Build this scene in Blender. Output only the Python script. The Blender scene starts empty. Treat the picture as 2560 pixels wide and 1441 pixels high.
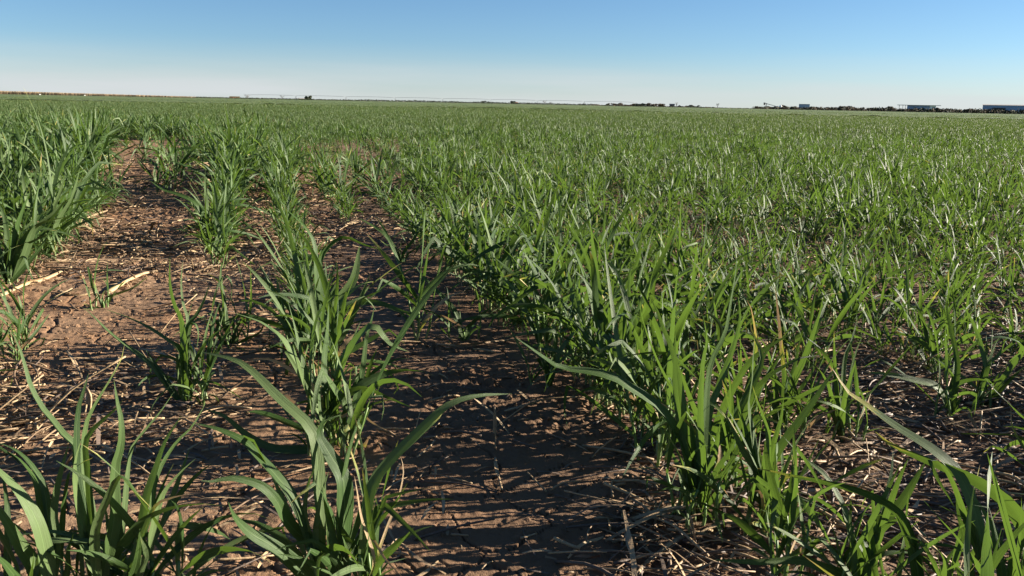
import bpy, math, random
import numpy as np
from math import radians as R
from mathutils import Vector, Matrix

# ------------------------------------------------------------------ camera, sky, sun, exposure
scene = bpy.context.scene
COL = scene.collection
F = 2217.0                      # focal length in photograph pixels (2560 wide)
CX, CY = 1280.0, 720.5
HORIZON, ROLL = 259.5, R(1.12)
PITCH = math.atan((CY - HORIZON) / F)
CAM_H = 0.45
cam_data = bpy.data.cameras.new("camera")
cam_data.sensor_width = 36.0
cam_data.lens = 36.0 * F / 2560.0
cam_data.clip_start = 0.02
cam_data.clip_end = 6000.0
cam = bpy.data.objects.new("camera", cam_data)
COL.objects.link(cam)
CAM_M = (Matrix.Translation((0, 0, CAM_H)) @ Matrix.Rotation(math.pi / 2 - PITCH, 4, 'X') @ Matrix.Rotation(ROLL, 4, 'Z'))
cam.matrix_world = CAM_M
scene.camera = cam

SUN_EL, SUN_AZ = R(17.0), R(79.0)          # azimuth: clockwise from the view direction (+Y)
world = bpy.data.worlds.new("World")
scene.world = world
world.use_nodes = True
wn = world.node_tree
bg = wn.nodes["Background"]
sky = wn.nodes.new("ShaderNodeTexSky")
sky.sky_type = 'NISHITA'
sky.sun_disc = False
sky.sun_elevation = SUN_EL
sky.sun_rotation = SUN_AZ
sky.air_density = 1.0
sky.dust_density = 0.6
sky.ozone_density = 5.5
sky.altitude = 2000.0
# clear desert air, slightly less blue, with a thin bank of far haze low over the horizon
def wnode(t, **p):
    n = wn.nodes.new(t)
    for k, v in p.items(): setattr(n, k, v)
    return n
tint = wnode('ShaderNodeMix', data_type='RGBA', blend_type='MULTIPLY')
tint.inputs[0].default_value = 1.0
tint.inputs[7].default_value = (0.775, 0.745, 0.70, 1)
wn.links.new(sky.outputs[0], tint.inputs[6])
wco = wnode('ShaderNodeTexCoord')
wsep = wnode('ShaderNodeSeparateXYZ'); wn.links.new(wco.outputs['Generated'], wsep.inputs[0])
wmap = wnode('ShaderNodeMapping'); wmap.inputs['Scale'].default_value = (2.2, 2.2, 34.0)
wn.links.new(wco.outputs['Generated'], wmap.inputs[0])
wno = wnode('ShaderNodeTexNoise'); wno.inputs['Scale'].default_value = 1.3; wno.inputs['Detail'].default_value = 5.0
wn.links.new(wmap.outputs[0], wno.inputs['Vector'])
wfall = wnode('ShaderNodeMapRange', interpolation_type='SMOOTHSTEP')
wfall.inputs['From Min'].default_value = 0.066; wfall.inputs['From Max'].default_value = 0.0
wn.links.new(wsep.outputs['Z'], wfall.inputs['Value'])
wnr = wnode('ShaderNodeMapRange'); wnr.inputs['From Min'].default_value = 0.3; wnr.inputs['From Max'].default_value = 0.7
wnr.inputs['To Min'].default_value = 0.35; wnr.inputs['To Max'].default_value = 0.95
wn.links.new(wno.outputs[0], wnr.inputs['Value'])
wfm = wnode('ShaderNodeMath', operation='MULTIPLY')
wn.links.new(wfall.outputs[0], wfm.inputs[0]); wn.links.new(wnr.outputs[0], wfm.inputs[1])
hz = wnode('ShaderNodeMix', data_type='RGBA')
wn.links.new(wfm.outputs[0], hz.inputs[0]); wn.links.new(tint.outputs[2], hz.inputs[6])
hz.inputs[7].default_value = (3.5, 3.7, 3.8, 1)
wn.links.new(hz.outputs[2], bg.inputs[0])
bg.inputs[1].default_value = 0.05
sun_d = bpy.data.lights.new("sun", 'SUN')
sun_d.energy = 5.0
sun_d.angle = R(0.5)
sun_d.color = (1.0, 0.90, 0.76)
sun = bpy.data.objects.new("sun", sun_d)
sdir = Vector((math.sin(SUN_AZ) * math.cos(SUN_EL), math.cos(SUN_AZ) * math.cos(SUN_EL), math.sin(SUN_EL)))
sun.rotation_euler = sdir.to_track_quat('Z', 'Y').to_euler()
sun.location = (4, 2, 6)
COL.objects.link(sun)
scene.view_settings.view_transform = 'Standard'
scene.view_settings.look = 'None'
scene.view_settings.exposure = 2.0
scene.view_settings.gamma = 1.0
scene.render.engine = 'CYCLES'
scene.cycles.max_bounces = 8
scene.cycles.diffuse_bounces = 2
scene.cycles.transmission_bounces = 4

rng = random.Random(11)
nrg = np.random.default_rng(11)

# ------------------------------------------------------------------ pixel helpers (photograph pixels)
ROT = np.array(CAM_M.to_3x3())
def ray(x, y):
    return ROT @ np.array([(x - CX) / F, -(y - CY) / F, -1.0])
def ground_at(x, y, z=0.0):
    d = ray(x, y)
    t = (z - CAM_H) / d[2]
    return np.array([d[0] * t, d[1] * t, z])
def at(x, y, Y):                # point on the pixel's ray at forward distance Y
    d = ray(x, y)
    t = Y / d[1]
    return np.array([d[0] * t, Y, CAM_H + d[2] * t])
RI = ROT.T
def project(P):
    P = np.atleast_2d(P) - np.array([0, 0, CAM_H])
    c = P @ RI.T
    z = np.maximum(-c[:, 2], 1e-6)
    return CX + F * c[:, 0] / z, CY - F * c[:, 1] / z, -c[:, 2]

# ------------------------------------------------------------------ noise
def _hash(ix, iy, s):
    h = (ix.astype(np.int64) * 374761393 + iy.astype(np.int64) * 668265263 + s * 2147483647) & 0xFFFFFFFF
    h = ((h ^ (h >> 13)) * 1274126177) & 0xFFFFFFFF
    h = h ^ (h >> 16)
    return (h & 0xFFFFFF) / float(0xFFFFFF)
def vnoise(x, y, s=0):
    ix, iy = np.floor(x), np.floor(y)
    fx, fy = x - ix, y - iy
    fx = fx * fx * (3 - 2 * fx); fy = fy * fy * (3 - 2 * fy)
    a = _hash(ix, iy, s); b = _hash(ix + 1, iy, s); c = _hash(ix, iy + 1, s); d = _hash(ix + 1, iy + 1, s)
    return (a + (b - a) * fx) * (1 - fy) + (c + (d - c) * fx) * fy - 0.5
def voronoi(x, y, s=0):         # F1, F2-F1 and the cell's random value
    ix, iy = np.floor(x), np.floor(y)
    f1 = np.full(x.shape, 9.0); f2 = np.full(x.shape, 9.0); cid = np.zeros(x.shape)
    for dx in (-1, 0, 1):
        for dy in (-1, 0, 1):
            px = ix + dx + _hash(ix + dx, iy + dy, s + 1); py = iy + dy + _hash(ix + dx, iy + dy, s + 2)
            d = np.hypot(px - x, py - y)
            c = _hash(ix + dx, iy + dy, s + 3)
            near = d < f1
            f2 = np.where(near, f1, np.minimum(f2, d))
            cid = np.where(near, c, cid)
            f1 = np.where(near, d, f1)
    return f1, f2 - f1, cid
def sstep(a, b, x):
    t = np.clip((x - a) / (b - a), 0, 1)
    return t * t * (3 - 2 * t)

def big_relief(x, y):           # the lie of the land: a low swell on the left
    h = 0.055 * np.exp(-(((x + 1.9) / 1.3) ** 2 + ((y - 4.9) / 0.9) ** 2))
    h += 0.012 * vnoise(x * 0.8 + 3, y * 0.8, 5) * sstep(1.0, 3.0, y)
    return h
def terrain(x, y, fine=True):
    x = np.asarray(x, float); y = np.asarray(y, float)
    h = big_relief(x, y)
    d = np.hypot(x, y)
    h = h + 0.009 * vnoise(x * 7, y * 7, 21)
    if not fine:
        return h
    wx = x + 0.03 * vnoise(x * 9, y * 9, 7); wy = y + 0.03 * vnoise(x * 9, y * 9, 8)
    # smooth crusted mud versus crumbly soil
    px, py, _ = project(np.stack([x.ravel(), y.ravel(), np.zeros(x.size)], 1))
    px = px.reshape(x.shape); py = py.reshape(x.shape)
    crust = sstep(0.35, -0.10, vnoise(x * 3.2, y * 3.2, 31) * 1.6 + 0.22 * sstep(1.8, 3.0, d) - .1)
    rough = 1.0 - 0.86 * crust
    h += rough * (0.008 * vnoise(wx * 22, wy * 22, 22) + 0.0045 * np.abs(vnoise(wx * 48, wy * 48, 23)) * 2)
    h += rough * (0.0052 * vnoise(wx * 110, wy * 110, 24) + 0.0030 * vnoise(wx * 230, wy * 230, 25))
    h += crust * (0.0016 * vnoise(wx * 150, wy * 60, 28) + 0.0011 * vnoise(wx * 300, wy * 300, 26))
    # lifted flakes of crust
    wx3 = wx + .012 * vnoise(x * 40, y * 40, 47); wy3 = wy + .012 * vnoise(x * 40, y * 40, 48)
    f1, e, cid = voronoi(wx3 * 34, wy3 * 55, 40)
    patch = sstep(-.05, .22, vnoise(x * 6, y * 6, 49) + .25 * (1 - crust))
    fl = (cid > 0.74) * sstep(0.02, 0.12, e) * patch
    h += fl * (0.0045 + 0.008 * (cid - 0.70)) * (0.55 + 0.45 * rough) * (0.6 + vnoise(x * 60, y * 60, 44))
    # shrinkage cracks
    wx2 = x + 0.035 * vnoise(x * 14, y * 14, 50) + 0.008 * vnoise(x * 60, y * 60, 51)
    wy2 = y + 0.035 * vnoise(x * 14, y * 14, 52) + 0.008 * vnoise(x * 60, y * 60, 53)
    _, e2, _ = voronoi(wx2 * 9, wy2 * 9, 60)
    wdt = 0.022 * (0.4 + 1.2 * (vnoise(x * 5, y * 5, 61) + 0.5))
    h -= crust * 0.007 * sstep(wdt, wdt * 0.2, e2) * (d < 3.5)
    return h

# ------------------------------------------------------------------ mesh building
class MB:
    """collects vertices, faces and per-vertex floats; build() links them as one mesh object"""
    A = ('u', 'v', 'lr', 'dr')
    def __init__(s):
        s.v = []; s.f = []; s.m = []; s.a = {k: [] for k in s.A}; s.n = 0
    def add(s, verts, faces, mat=0, **at_):
        verts = np.asarray(verts, float); k = len(verts)
        s.v.append(verts)
        for fc in faces:
            s.f.append(np.asarray(fc, int) + s.n); s.m.append(mat)
        for key in s.A:
            val = at_.get(key, 0.0)
            s.a[key].append(np.broadcast_to(np.asarray(val, float), (k,)))
        s.n += k
    def addq(s, verts, quads, mat=0, **at_):
        s.add(verts, list(quads), mat, **at_)
    def mesh(s, name, mats, smooth=True):
        me = bpy.data.meshes.new(name)
        V = np.concatenate(s.v) if s.v else np.zeros((0, 3))
        sizes = np.array([len(f) for f in s.f], np.int32)
        loops = np.concatenate(s.f).astype(np.int32) if s.f else np.zeros(0, np.int32)
        me.vertices.add(len(V)); me.vertices.foreach_set('co', V.astype(np.float32).ravel())
        me.loops.add(len(loops)); me.loops.foreach_set('vertex_index', loops)
        me.polygons.add(len(sizes))
        starts = np.concatenate([[0], np.cumsum(sizes)[:-1]]).astype(np.int32)
        me.polygons.foreach_set('loop_start', starts)
        me.polygons.foreach_set('material_index', np.array(s.m, np.int32))
        me.polygons.foreach_set('use_smooth', np.full(len(sizes), smooth))
        for m in mats: me.materials.append(m)
        for key in s.A:
            at_ = me.attributes.new(key, 'FLOAT', 'POINT')
            at_.data.foreach_set('value', np.concatenate(s.a[key]).astype(np.float32))
        me.update(calc_edges=True)
        return me
def link(name, me, parent=None):
    o = bpy.data.objects.new(name, me)
    COL.objects.link(o)
    if parent is not None: o.parent = parent
    return o
def tag(o, label=None, cat=None, group=None, kind=None):
    if label: o['label'] = label
    if cat: o['category'] = cat
    if group: o['group'] = group
    if kind: o['kind'] = kind
    return o
def empty(name, loc):
    o = bpy.data.objects.new(name, None)
    o.empty_display_size = 0.05
    o.location = loc
    COL.objects.link(o)
    return o

def box(mb, c, s, mat=0, rz=0.0, **a):
    x, y, z = s[0] / 2, s[1] / 2, s[2] / 2
    V = np.array([[-x, -y, -z], [x, -y, -z], [x, y, -z], [-x, y, -z], [-x, -y, z], [x, -y, z], [x, y, z], [-x, y, z]])
    ca, sa = math.cos(rz), math.sin(rz)
    V = V @ np.array([[ca, sa, 0], [-sa, ca, 0], [0, 0, 1]]) + np.array(c)
    mb.add(V, [(0, 3, 2, 1), (4, 5, 6, 7), (0, 1, 5, 4), (1, 2, 6, 5), (2, 3, 7, 6), (3, 0, 4, 7)], mat, **a)
def tube(mb, pts, rad, sides=6, mat=0, flat=1.0, cap=True, **a):
    pts = np.asarray(pts, float); n = len(pts)
    rad = np.broadcast_to(np.asarray(rad, float), (n,))
    T = np.gradient(pts, axis=0); T /= np.linalg.norm(T, axis=1)[:, None] + 1e-12
    up = np.array([0, 0, 1.0]) if abs(T[0][2]) < 0.8 else np.array([1.0, 0.3, 0])
    V = []
    for i in range(n):
        s_ = np.cross(T[i], up); s_ /= np.linalg.norm(s_) + 1e-9
        t_ = np.cross(s_, T[i])
        for k in range(sides):
            an = 2 * math.pi * k / sides
            V.append(pts[i] + rad[i] * (math.cos(an) * s_ + flat * math.sin(an) * t_))
    Fc = []
    for i in range(n - 1):
        for k in range(sides):
            k2 = (k + 1) % sides
            Fc.append((i * sides + k, i * sides + k2, (i + 1) * sides + k2, (i + 1) * sides + k))
    if cap:
        Fc.append(tuple(range(sides))[::-1]); Fc.append(tuple((n - 1) * sides + k for k in range(sides)))
    a.setdefault('v', np.repeat(np.linspace(0, 1, n), sides))
    mb.add(V, Fc, mat, **a)

def resample(pts, n):
    """Catmull-Rom through pts, then n points evenly spaced"""
    P = np.asarray(pts, float)
    if len(P) == 2: P = np.array([P[0], (P[0] + P[1]) / 2, P[1]])
    E = np.vstack([2 * P[0] - P[1], P, 2 * P[-1] - P[-2]])
    out = []
    for i in range(1, len(E) - 2):
        for t in np.linspace(0, 1, 12, endpoint=False):
            p0, p1, p2, p3 = E[i - 1], E[i], E[i + 1], E[i + 2]
            out.append(0.5 * (2 * p1 + (p2 - p0) * t + (2 * p0 - 5 * p1 + 4 * p2 - p3) * t * t + (3 * p1 - p0 - 3 * p2 + p3) * t ** 3))
    out.append(P[-1]); out = np.array(out)
    L = np.concatenate([[0], np.cumsum(np.linalg.norm(np.diff(out, axis=0), axis=1))])
    q = np.linspace(0, L[-1], n)
    return np.stack([np.interp(q, L, out[:, k]) for k in range(3)], 1)

def blade(mb, C, width, side0, twist=(0, 0), fold=0.25, cross=4, lr=0.5, dr=0.0, ripple=0.0, mat=0, ph=0.0):
    """a grass leaf along the points C: V-folded, tapering, twisting"""
    n = len(C)
    T = np.gradient(C, axis=0); T /= np.linalg.norm(T, axis=1)[:, None] + 1e-12
    t = np.linspace(0, 1, n)
    prof = (0.42 + 0.58 * sstep(0, 0.30, t)) * np.clip(1 - t ** 2.1, 0, 1) ** 0.85 + 0.015
    us = np.linspace(-1, 1, cross + 1)
    V = np.zeros((n, cross + 1, 3))
    s_ = np.asarray(side0, float)
    for i in range(n):
        s_ = s_ - T[i] * np.dot(s_, T[i]); s_ /= np.linalg.norm(s_) + 1e-9
        nn = np.cross(T[i], s_)
        an = twist[0] + (twist[1] - twist[0]) * t[i]
        s2 = math.cos(an) * s_ + math.sin(an) * nn
        n2 = np.cross(T[i], s2)
        w = width * 0.5 * prof[i]
        fo = fold * (1 - 0.7 * t[i])
        for j, u in enumerate(us):
            rp = ripple * w * math.sin(ph + 17 * t[i] + 2.2 * u) * abs(u)
            V[i, j] = C[i] + s2 * (u * w) + n2 * (abs(u) * fo * w + rp)
    k = cross + 1
    Q = [(i * k + j, i * k + j + 1, (i + 1) * k + j + 1, (i + 1) * k + j) for i in range(n - 1) for j in range(cross)]
    mb.add(V.reshape(-1, 3), Q, mat, u=np.tile(us, n), v=np.repeat(t, k), lr=lr, dr=dr)

# ------------------------------------------------------------------ materials
def new_mat(name):
    m = bpy.data.materials.new(name); m.use_nodes = True
    nt = m.node_tree; nt.nodes.clear()
    out = nt.nodes.new('ShaderNodeOutputMaterial')
    return m, nt, out
def N(nt, typ, ins=None, **props):
    n = nt.nodes.new(typ)
    for k, v in props.items(): setattr(n, k, v)
    if ins:
        for k, v in ins.items():
            if hasattr(v, 'is_output') or isinstance(v, bpy.types.NodeSocket): nt.links.new(v, n.inputs[k])
            else: n.inputs[k].default_value = v
    return n
def attr(nt, name):
    return N(nt, 'ShaderNodeAttribute', attribute_name=name).outputs['Fac']
def mth(nt, op, a, b=0.0, c=0.0, clamp=False):
    return N(nt, 'ShaderNodeMath', {0: a, 1: b, 2: c}, operation=op, use_clamp=clamp).outputs[0]
def ramp01(nt, a, b, x):
    n = N(nt, 'ShaderNodeMapRange', {'Value': x, 'From Min': a, 'From Max': b}, interpolation_type='SMOOTHSTEP')
    return n.outputs[0]
def mixc(nt, f, a, b):
    n = N(nt, 'ShaderNodeMix', data_type='RGBA')
    for idx, v in ((0, f), (6, a), (7, b)):
        if isinstance(v, bpy.types.NodeSocket): nt.links.new(v, n.inputs[idx])
        else: n.inputs[idx].default_value = v if idx == 0 else (*v, 1.0)
    return n.outputs[2]
def bump(nt, h, dist, strength=1.0):
    return N(nt, 'ShaderNodeBump', {'Height': h, 'Distance': dist, 'Strength': strength}).outputs[0]

def leaf_material(name, green_a, green_b, trans_col, trans=0.42, rough=0.42, pale=0.0):
    m, nt, out = new_mat(name)
    u, v, lr, dr = (attr(nt, k) for k in ('u', 'v', 'lr', 'dr'))
    comb = N(nt, 'ShaderNodeCombineXYZ', {0: mth(nt, 'MULTIPLY', u, 7.0), 1: mth(nt, 'MULTIPLY', v, 1.2), 2: mth(nt, 'MULTIPLY', lr, 37.0)}).outputs[0]
    vein = N(nt, 'ShaderNodeTexNoise', {'Vector': comb, 'Scale': 1.6, 'Detail': 3.0}).outputs[0]
    spots = N(nt, 'ShaderNodeTexNoise', {'Vector': N(nt, 'ShaderNodeCombineXYZ', {0: u, 1: mth(nt, 'MULTIPLY', v, 9.0), 2: mth(nt, 'MULTIPLY', lr, 91.0)}).outputs[0], 'Scale': 1.7, 'Detail': 2.0}).outputs[0]
    c = mixc(nt, lr, green_a, green_b)
    # the waxy side of a leaf is paler and greyer than the other
    side = N(nt, 'ShaderNodeNewGeometry').outputs['Backfacing']
    wax = mth(nt, 'MULTIPLY', mth(nt, 'ADD', mth(nt, 'MULTIPLY', side, 0.34), 0.03), ramp01(nt, 0.15, 0.95, mth(nt, 'FRACT', mth(nt, 'MULTIPLY', lr, 7.3))))
    c = mixc(nt, wax, c, (0.195, 0.250, 0.115))
    c = mixc(nt, mth(nt, 'MULTIPLY', ramp01(nt, 0.40, 0.75, vein), 0.45), c, tuple(min(1, 1.5 * k + 0.01) for k in green_b))
    au = mth(nt, 'ABSOLUTE', u)
    rib = mth(nt, 'MULTIPLY', ramp01(nt, 0.13, 0.02, au), 0.30)
    c = mixc(nt, rib, c, (0.15, 0.22, 0.085))
    # the foot of a leaf is paler, the tip of an old one yellow then tan
    c = mixc(nt, mth(nt, 'MULTIPLY', ramp01(nt, 0.16, 0.0, v), 0.45), c, (0.16, 0.23, 0.08))
    tipv = mth(nt, 'ADD', mth(nt, 'ADD', v, mth(nt, 'MULTIPLY', dr, 1.25)), mth(nt, 'MULTIPLY', mth(nt, 'SUBTRACT', spots, 0.5), 0.5))
    yel = ramp01(nt, 1.00, 1.16, tipv)
    tan_ = ramp01(nt, 1.12, 1.26, tipv)
    yel = mth(nt, 'MULTIPLY', yel, ramp01(nt, 0.02, 0.1, dr)); tan_ = mth(nt, 'MULTIPLY', tan_, ramp01(nt, 0.02, 0.1, dr))
    c = mixc(nt, yel, c, (0.30, 0.29, 0.07))
    c = mixc(nt, tan_, c, (0.40, 0.29, 0.17))
    tc = mixc(nt, tan_, mixc(nt, yel, trans_col, (0.40, 0.36, 0.05)), (0.35, 0.22, 0.10))
    nrm = bump(nt, vein, 0.0012, 0.5)
    p = N(nt, 'ShaderNodeBsdfPrincipled', {'Base Color': c, 'Roughness': rough, 'Specular IOR Level': 0.24, 'Normal': nrm})
    t = N(nt, 'ShaderNodeBsdfTranslucent', {'Color': tc, 'Normal': nrm})
    mx = N(nt, 'ShaderNodeMixShader', {0: trans, 1: p.outputs[0], 2: t.outputs[0]})
    nt.links.new(mx.outputs[0], out.inputs[0])
    return m
M_LEAF = leaf_material('wheat_leaf', (0.013, 0.036, 0.008), (0.040, 0.077, 0.016), (0.110, 0.190, 0.024), trans=0.28, rough=0.52)
M_FAR = leaf_material('wheat_leaf_far', (0.014, 0.038, 0.010), (0.044, 0.077, 0.020), (0.095, 0.155, 0.024), trans=0.26, rough=0.55)

def stem_material():
    m, nt, out = new_mat('wheat_stem')
    v, lr = attr(nt, 'v'), attr(nt, 'lr')
    c = mixc(nt, ramp01(nt, 0.0, 0.55, v), (0.34, 0.36, 0.20), (0.12, 0.20, 0.06))
    c = mixc(nt, mth(nt, 'MULTIPLY', lr, 0.5), c, (0.16, 0.24, 0.07))
    p = N(nt, 'ShaderNodeBsdfPrincipled', {'Base Color': c, 'Roughness': 0.45})
    t = N(nt, 'ShaderNodeBsdfTranslucent', {'Color': (0.28, 0.42, 0.10, 1)})
    mx = N(nt, 'ShaderNodeMixShader', {0: 0.25, 1: p.outputs[0], 2: t.outputs[0]})
    nt.links.new(mx.outputs[0], out.inputs[0])
    return m
M_STEM = stem_material()

def straw_material():
    m, nt, out = new_mat('dry_straw')
    v, lr, dr = attr(nt, 'v'), attr(nt, 'lr'), attr(nt, 'dr')
    geo = N(nt, 'ShaderNodeNewGeometry').outputs['Position']
    ns = N(nt, 'ShaderNodeTexNoise', {'Vector': geo, 'Scale': 260.0, 'Detail': 3.0}).outputs[0]
    c = mixc(nt, lr, (0.14, 0.088, 0.05), (0.42, 0.30, 0.165))
    c = mixc(nt, dr, c, (0.085, 0.062, 0.048))
    c = mixc(nt, mth(nt, 'MULTIPLY', ramp01(nt, 0.45, 0.7, ns), 0.55), c, (0.16, 0.11, 0.075))
    p = N(nt, 'ShaderNodeBsdfPrincipled', {'Base Color': c, 'Roughness': 0.6, 'Specular IOR Level': 0.35, 'Normal': bump(nt, ns, 0.0015, 0.6)})
    nt.links.new(p.outputs[0], out.inputs[0])
    return m
M_STRAW = straw_material()

def soil_material():
    m, nt, out = new_mat('red_brown_soil')
    geo = N(nt, 'ShaderNodeNewGeometry').outputs['Position']
    n1 = N(nt, 'ShaderNodeTexNoise', {'Vector': geo, 'Scale': 3.0, 'Detail': 5.0}).outputs[0]
    n2 = N(nt, 'ShaderNodeTexNoise', {'Vector': geo, 'Scale': 90.0, 'Detail': 6.0, 'Roughness': 0.7}).outputs[0]
    n3 = N(nt, 'ShaderNodeTexNoise', {'Vector': geo, 'Scale': 700.0, 'Detail': 3.0}).outputs[0]
    c = mixc(nt, ramp01(nt, 0.35, 0.65, n1), (0.205, 0.112, 0.058), (0.215, 0.136, 0.082))
    c = mixc(nt, mth(nt, 'MULTIPLY', ramp01(nt, 0.42, 0.66, n2), 0.6), c, (0.25, 0.155, 0.086))
    c = mixc(nt, mth(nt, 'MULTIPLY', ramp01(nt, 0.5, 0.8, n3), 0.4), c, (0.085, 0.052, 0.034))
    # shade painted into the mud's colour from the middle furrow rightwards; paler soil left
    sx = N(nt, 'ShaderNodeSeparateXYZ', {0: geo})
    furrow_shade = mth(nt, 'ADD', mth(nt, 'ADD', sx.outputs[0], mth(nt, 'MULTIPLY', sx.outputs[1], 0.27)), mth(nt, 'MULTIPLY', mth(nt, 'SUBTRACT', n1, 0.5), 0.8))
    c = mixc(nt, mth(nt, 'MULTIPLY', ramp01(nt, -0.12, 0.30, furrow_shade), 0.55), c, (0.075, 0.046, 0.029))
    h = mth(nt, 'ADD', mth(nt, 'MULTIPLY', n2, 1.0), mth(nt, 'MULTIPLY', n3, 0.25))
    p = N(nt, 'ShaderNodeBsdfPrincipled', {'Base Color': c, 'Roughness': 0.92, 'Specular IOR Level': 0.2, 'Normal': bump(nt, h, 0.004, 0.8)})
    nt.links.new(p.outputs[0], out.inputs[0])
    return m
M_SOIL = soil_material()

def plain(name, col, rough=0.7, metal=0.0, noise=0.25, scale=1.0, spec=0.4):
    m, nt, out = new_mat(name)
    tc = N(nt, 'ShaderNodeTexCoord').outputs['Object']
    ns = N(nt, 'ShaderNodeTexNoise', {'Vector': tc, 'Scale': scale, 'Detail': 5.0}).outputs[0]
    c = mixc(nt, ramp01(nt, 0.3, 0.7, ns), tuple(k * (1 - noise) for k in col), tuple(min(1, k * (1 + noise)) for k in col))
    p = N(nt, 'ShaderNodeBsdfPrincipled', {'Base Color': c, 'Roughness': rough, 'Metallic': metal, 'Specular IOR Level': spec})
    nt.links.new(p.outputs[0], out.inputs[0])
    return m
M_FOL = plain('dark_foliage', (0.022, 0.032, 0.013), 0.8, noise=0.5, scale=0.4)
M_FOLB = plain('brown_foliage', (0.070, 0.048, 0.024), 0.85, noise=0.5, scale=0.4)
M_TAN = plain('dry_crop', (0.26, 0.19, 0.105), 0.85, noise=0.3, scale=0.2)
M_BARK = plain('bark', (0.11, 0.085, 0.065), 0.9, scale=1.5)
M_ZINC = plain('galvanised_steel', (0.22, 0.23, 0.235), 0.6, metal=0.2)
M_BLUE = plain('blue_grey_sheet', (0.30, 0.36, 0.46), 0.5, noise=0.1, scale=0.3)
M_WHITE = plain('white_paint', (0.80, 0.79, 0.76), 0.5, noise=0.05)
M_DARK = plain('dark_metal', (0.05, 0.05, 0.055), 0.5)
M_RUST = plain('rust_red_paint', (0.32, 0.12, 0.06), 0.7)
M_ROOF = plain('grey_roof', (0.36, 0.34, 0.31), 0.6, noise=0.12)
M_WOOD = plain('weathered_boards', (0.20, 0.16, 0.12), 0.8, scale=2.0)
M_GLASS = plain('window_glass', (0.06, 0.08, 0.10), 0.12, noise=0.05, spec=0.8)

# ------------------------------------------------------------------ ground: one sheet to the horizon
def make_ground():
    mb = MB()
    na = 1000
    ang = np.linspace(R(-47), R(47), na)
    r = [0.28]
    while r[-1] < 13.0: r.append(r[-1] * 1.0038)
    r = np.array(r)
    nr = len(r)
    # beyond the fine fan: coarse fan, and the rest of the circle
    rr, aa = np.meshgrid(r, ang, indexing='ij')
    X, Y = rr * np.sin(aa), rr * np.cos(aa)
    Z = terrain(X, Y)
    fade = sstep(13.0, 9.0, rr)
    Z = Z * fade
    V = np.stack([X, Y, Z], -1).reshape(-1, 3)
    i, j = np.meshgrid(np.arange(nr - 1), np.arange(na - 1), indexing='ij')
    b = (i * na + j).ravel()
    Q = np.stack([b, b + 1, b + na + 1, b + na], 1)[:, ::-1]
    verts = [V]; faces = [Q]; n = len(V)
    # outer fan, in line with the fine one's last ring
    r2 = np.array([13.0 * 1.0, 20, 40, 90, 200, 500, 1500, 5000.0]); r2[0] = r[-1]
    a2 = ang[::9] if (na - 1) % 9 == 0 else ang
    rr, aa = np.meshgrid(r2, a2, indexing='ij')
    V2 = np.stack([rr * np.sin(aa), rr * np.cos(aa), rr * 0], -1).reshape(-1, 3)
    k = len(a2)
    i, j = np.meshgrid(np.arange(len(r2) - 1), np.arange(k - 1), indexing='ij')
    b = (i * k + j).ravel() + n
    faces.append(np.stack([b, b + 1, b + k + 1, b + k], 1)[:, ::-1]); verts.append(V2); n += len(V2)
    # the sides and the back, and the disc under the camera
    r3 = np.concatenate([[0.0005], np.geomspace(0.28, 13, 90), r2[1:]])
    a3 = np.concatenate([np.linspace(R(47), R(313), 260)])
    rr, aa = np.meshgrid(r3, a3, indexing='ij')
    X, Y = rr * np.sin(aa), rr * np.cos(aa)
    Z = terrain(X, Y) * sstep(13.0, 9.0, rr)
    V3 = np.stack([X, Y, Z], -1).reshape(-1, 3)
    k = len(a3)
    i, j = np.meshgrid(np.arange(len(r3) - 1), np.arange(k - 1), indexing='ij')
    b = (i * k + j).ravel() + n
    faces.append(np.stack([b, b + 1, b + k + 1, b + k], 1)[:, ::-1]); verts.append(V3); n += len(V3)
    r4 = np.array([0.0005, 0.1, 0.2, 0.28]); a4 = np.linspace(R(-47), R(47), 60)
    rr, aa = np.meshgrid(r4, a4, indexing='ij')
    X, Y = rr * np.sin(aa), rr * np.cos(aa)
    V4 = np.stack([X, Y, terrain(X, Y)], -1).reshape(-1, 3)
    k = len(a4)
    i, j = np.meshgrid(np.arange(3), np.arange(k - 1), indexing='ij')
    b = (i * k + j).ravel() + n
    faces.append(np.stack([b, b + 1, b + k + 1, b + k], 1)[:, ::-1]); verts.append(V4)
    V = np.concatenate(verts).astype(np.float32); Q = np.concatenate(faces).astype(np.int32)
    me = bpy.data.meshes.new('ground')
    me.vertices.add(len(V)); me.vertices.foreach_set('co', V.ravel())
    me.loops.add(Q.size); me.loops.foreach_set('vertex_index', Q.ravel())
    me.polygons.add(len(Q)); me.polygons.foreach_set('loop_start', np.arange(0, Q.size, 4, dtype=np.int32))
    me.polygons.foreach_set('use_smooth', np.ones(len(Q), bool))
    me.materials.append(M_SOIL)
    me.update(calc_edges=True)
    return tag(link('ground', me), kind='structure')
make_ground()
def gz(x, y):
    return float(terrain(np.array([x]), np.array([y]))[0]) * float(sstep(13.0, 9.0, np.array([math.hypot(x, y)]))[0])

# ------------------------------------------------------------------ where the rows run
VPX = 660.0
def row_px(k, y): return VPX + (140.0 + 350.0 * k) * (y - 250.0) / 750.0
G0 = ground_at(row_px(0, 1000), 1000); G0b = ground_at(row_px(0, 420), 420)
DIR = (G0b - G0)[:2]; DIR /= np.linalg.norm(DIR)
PER = np.array([DIR[1], -DIR[0]])
SP = float(np.dot((ground_at(row_px(1, 1000), 1000) - G0)[:2], PER))
def row_point(k, s): return G0[:2] + PER * (SP * k) + DIR * s

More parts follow.
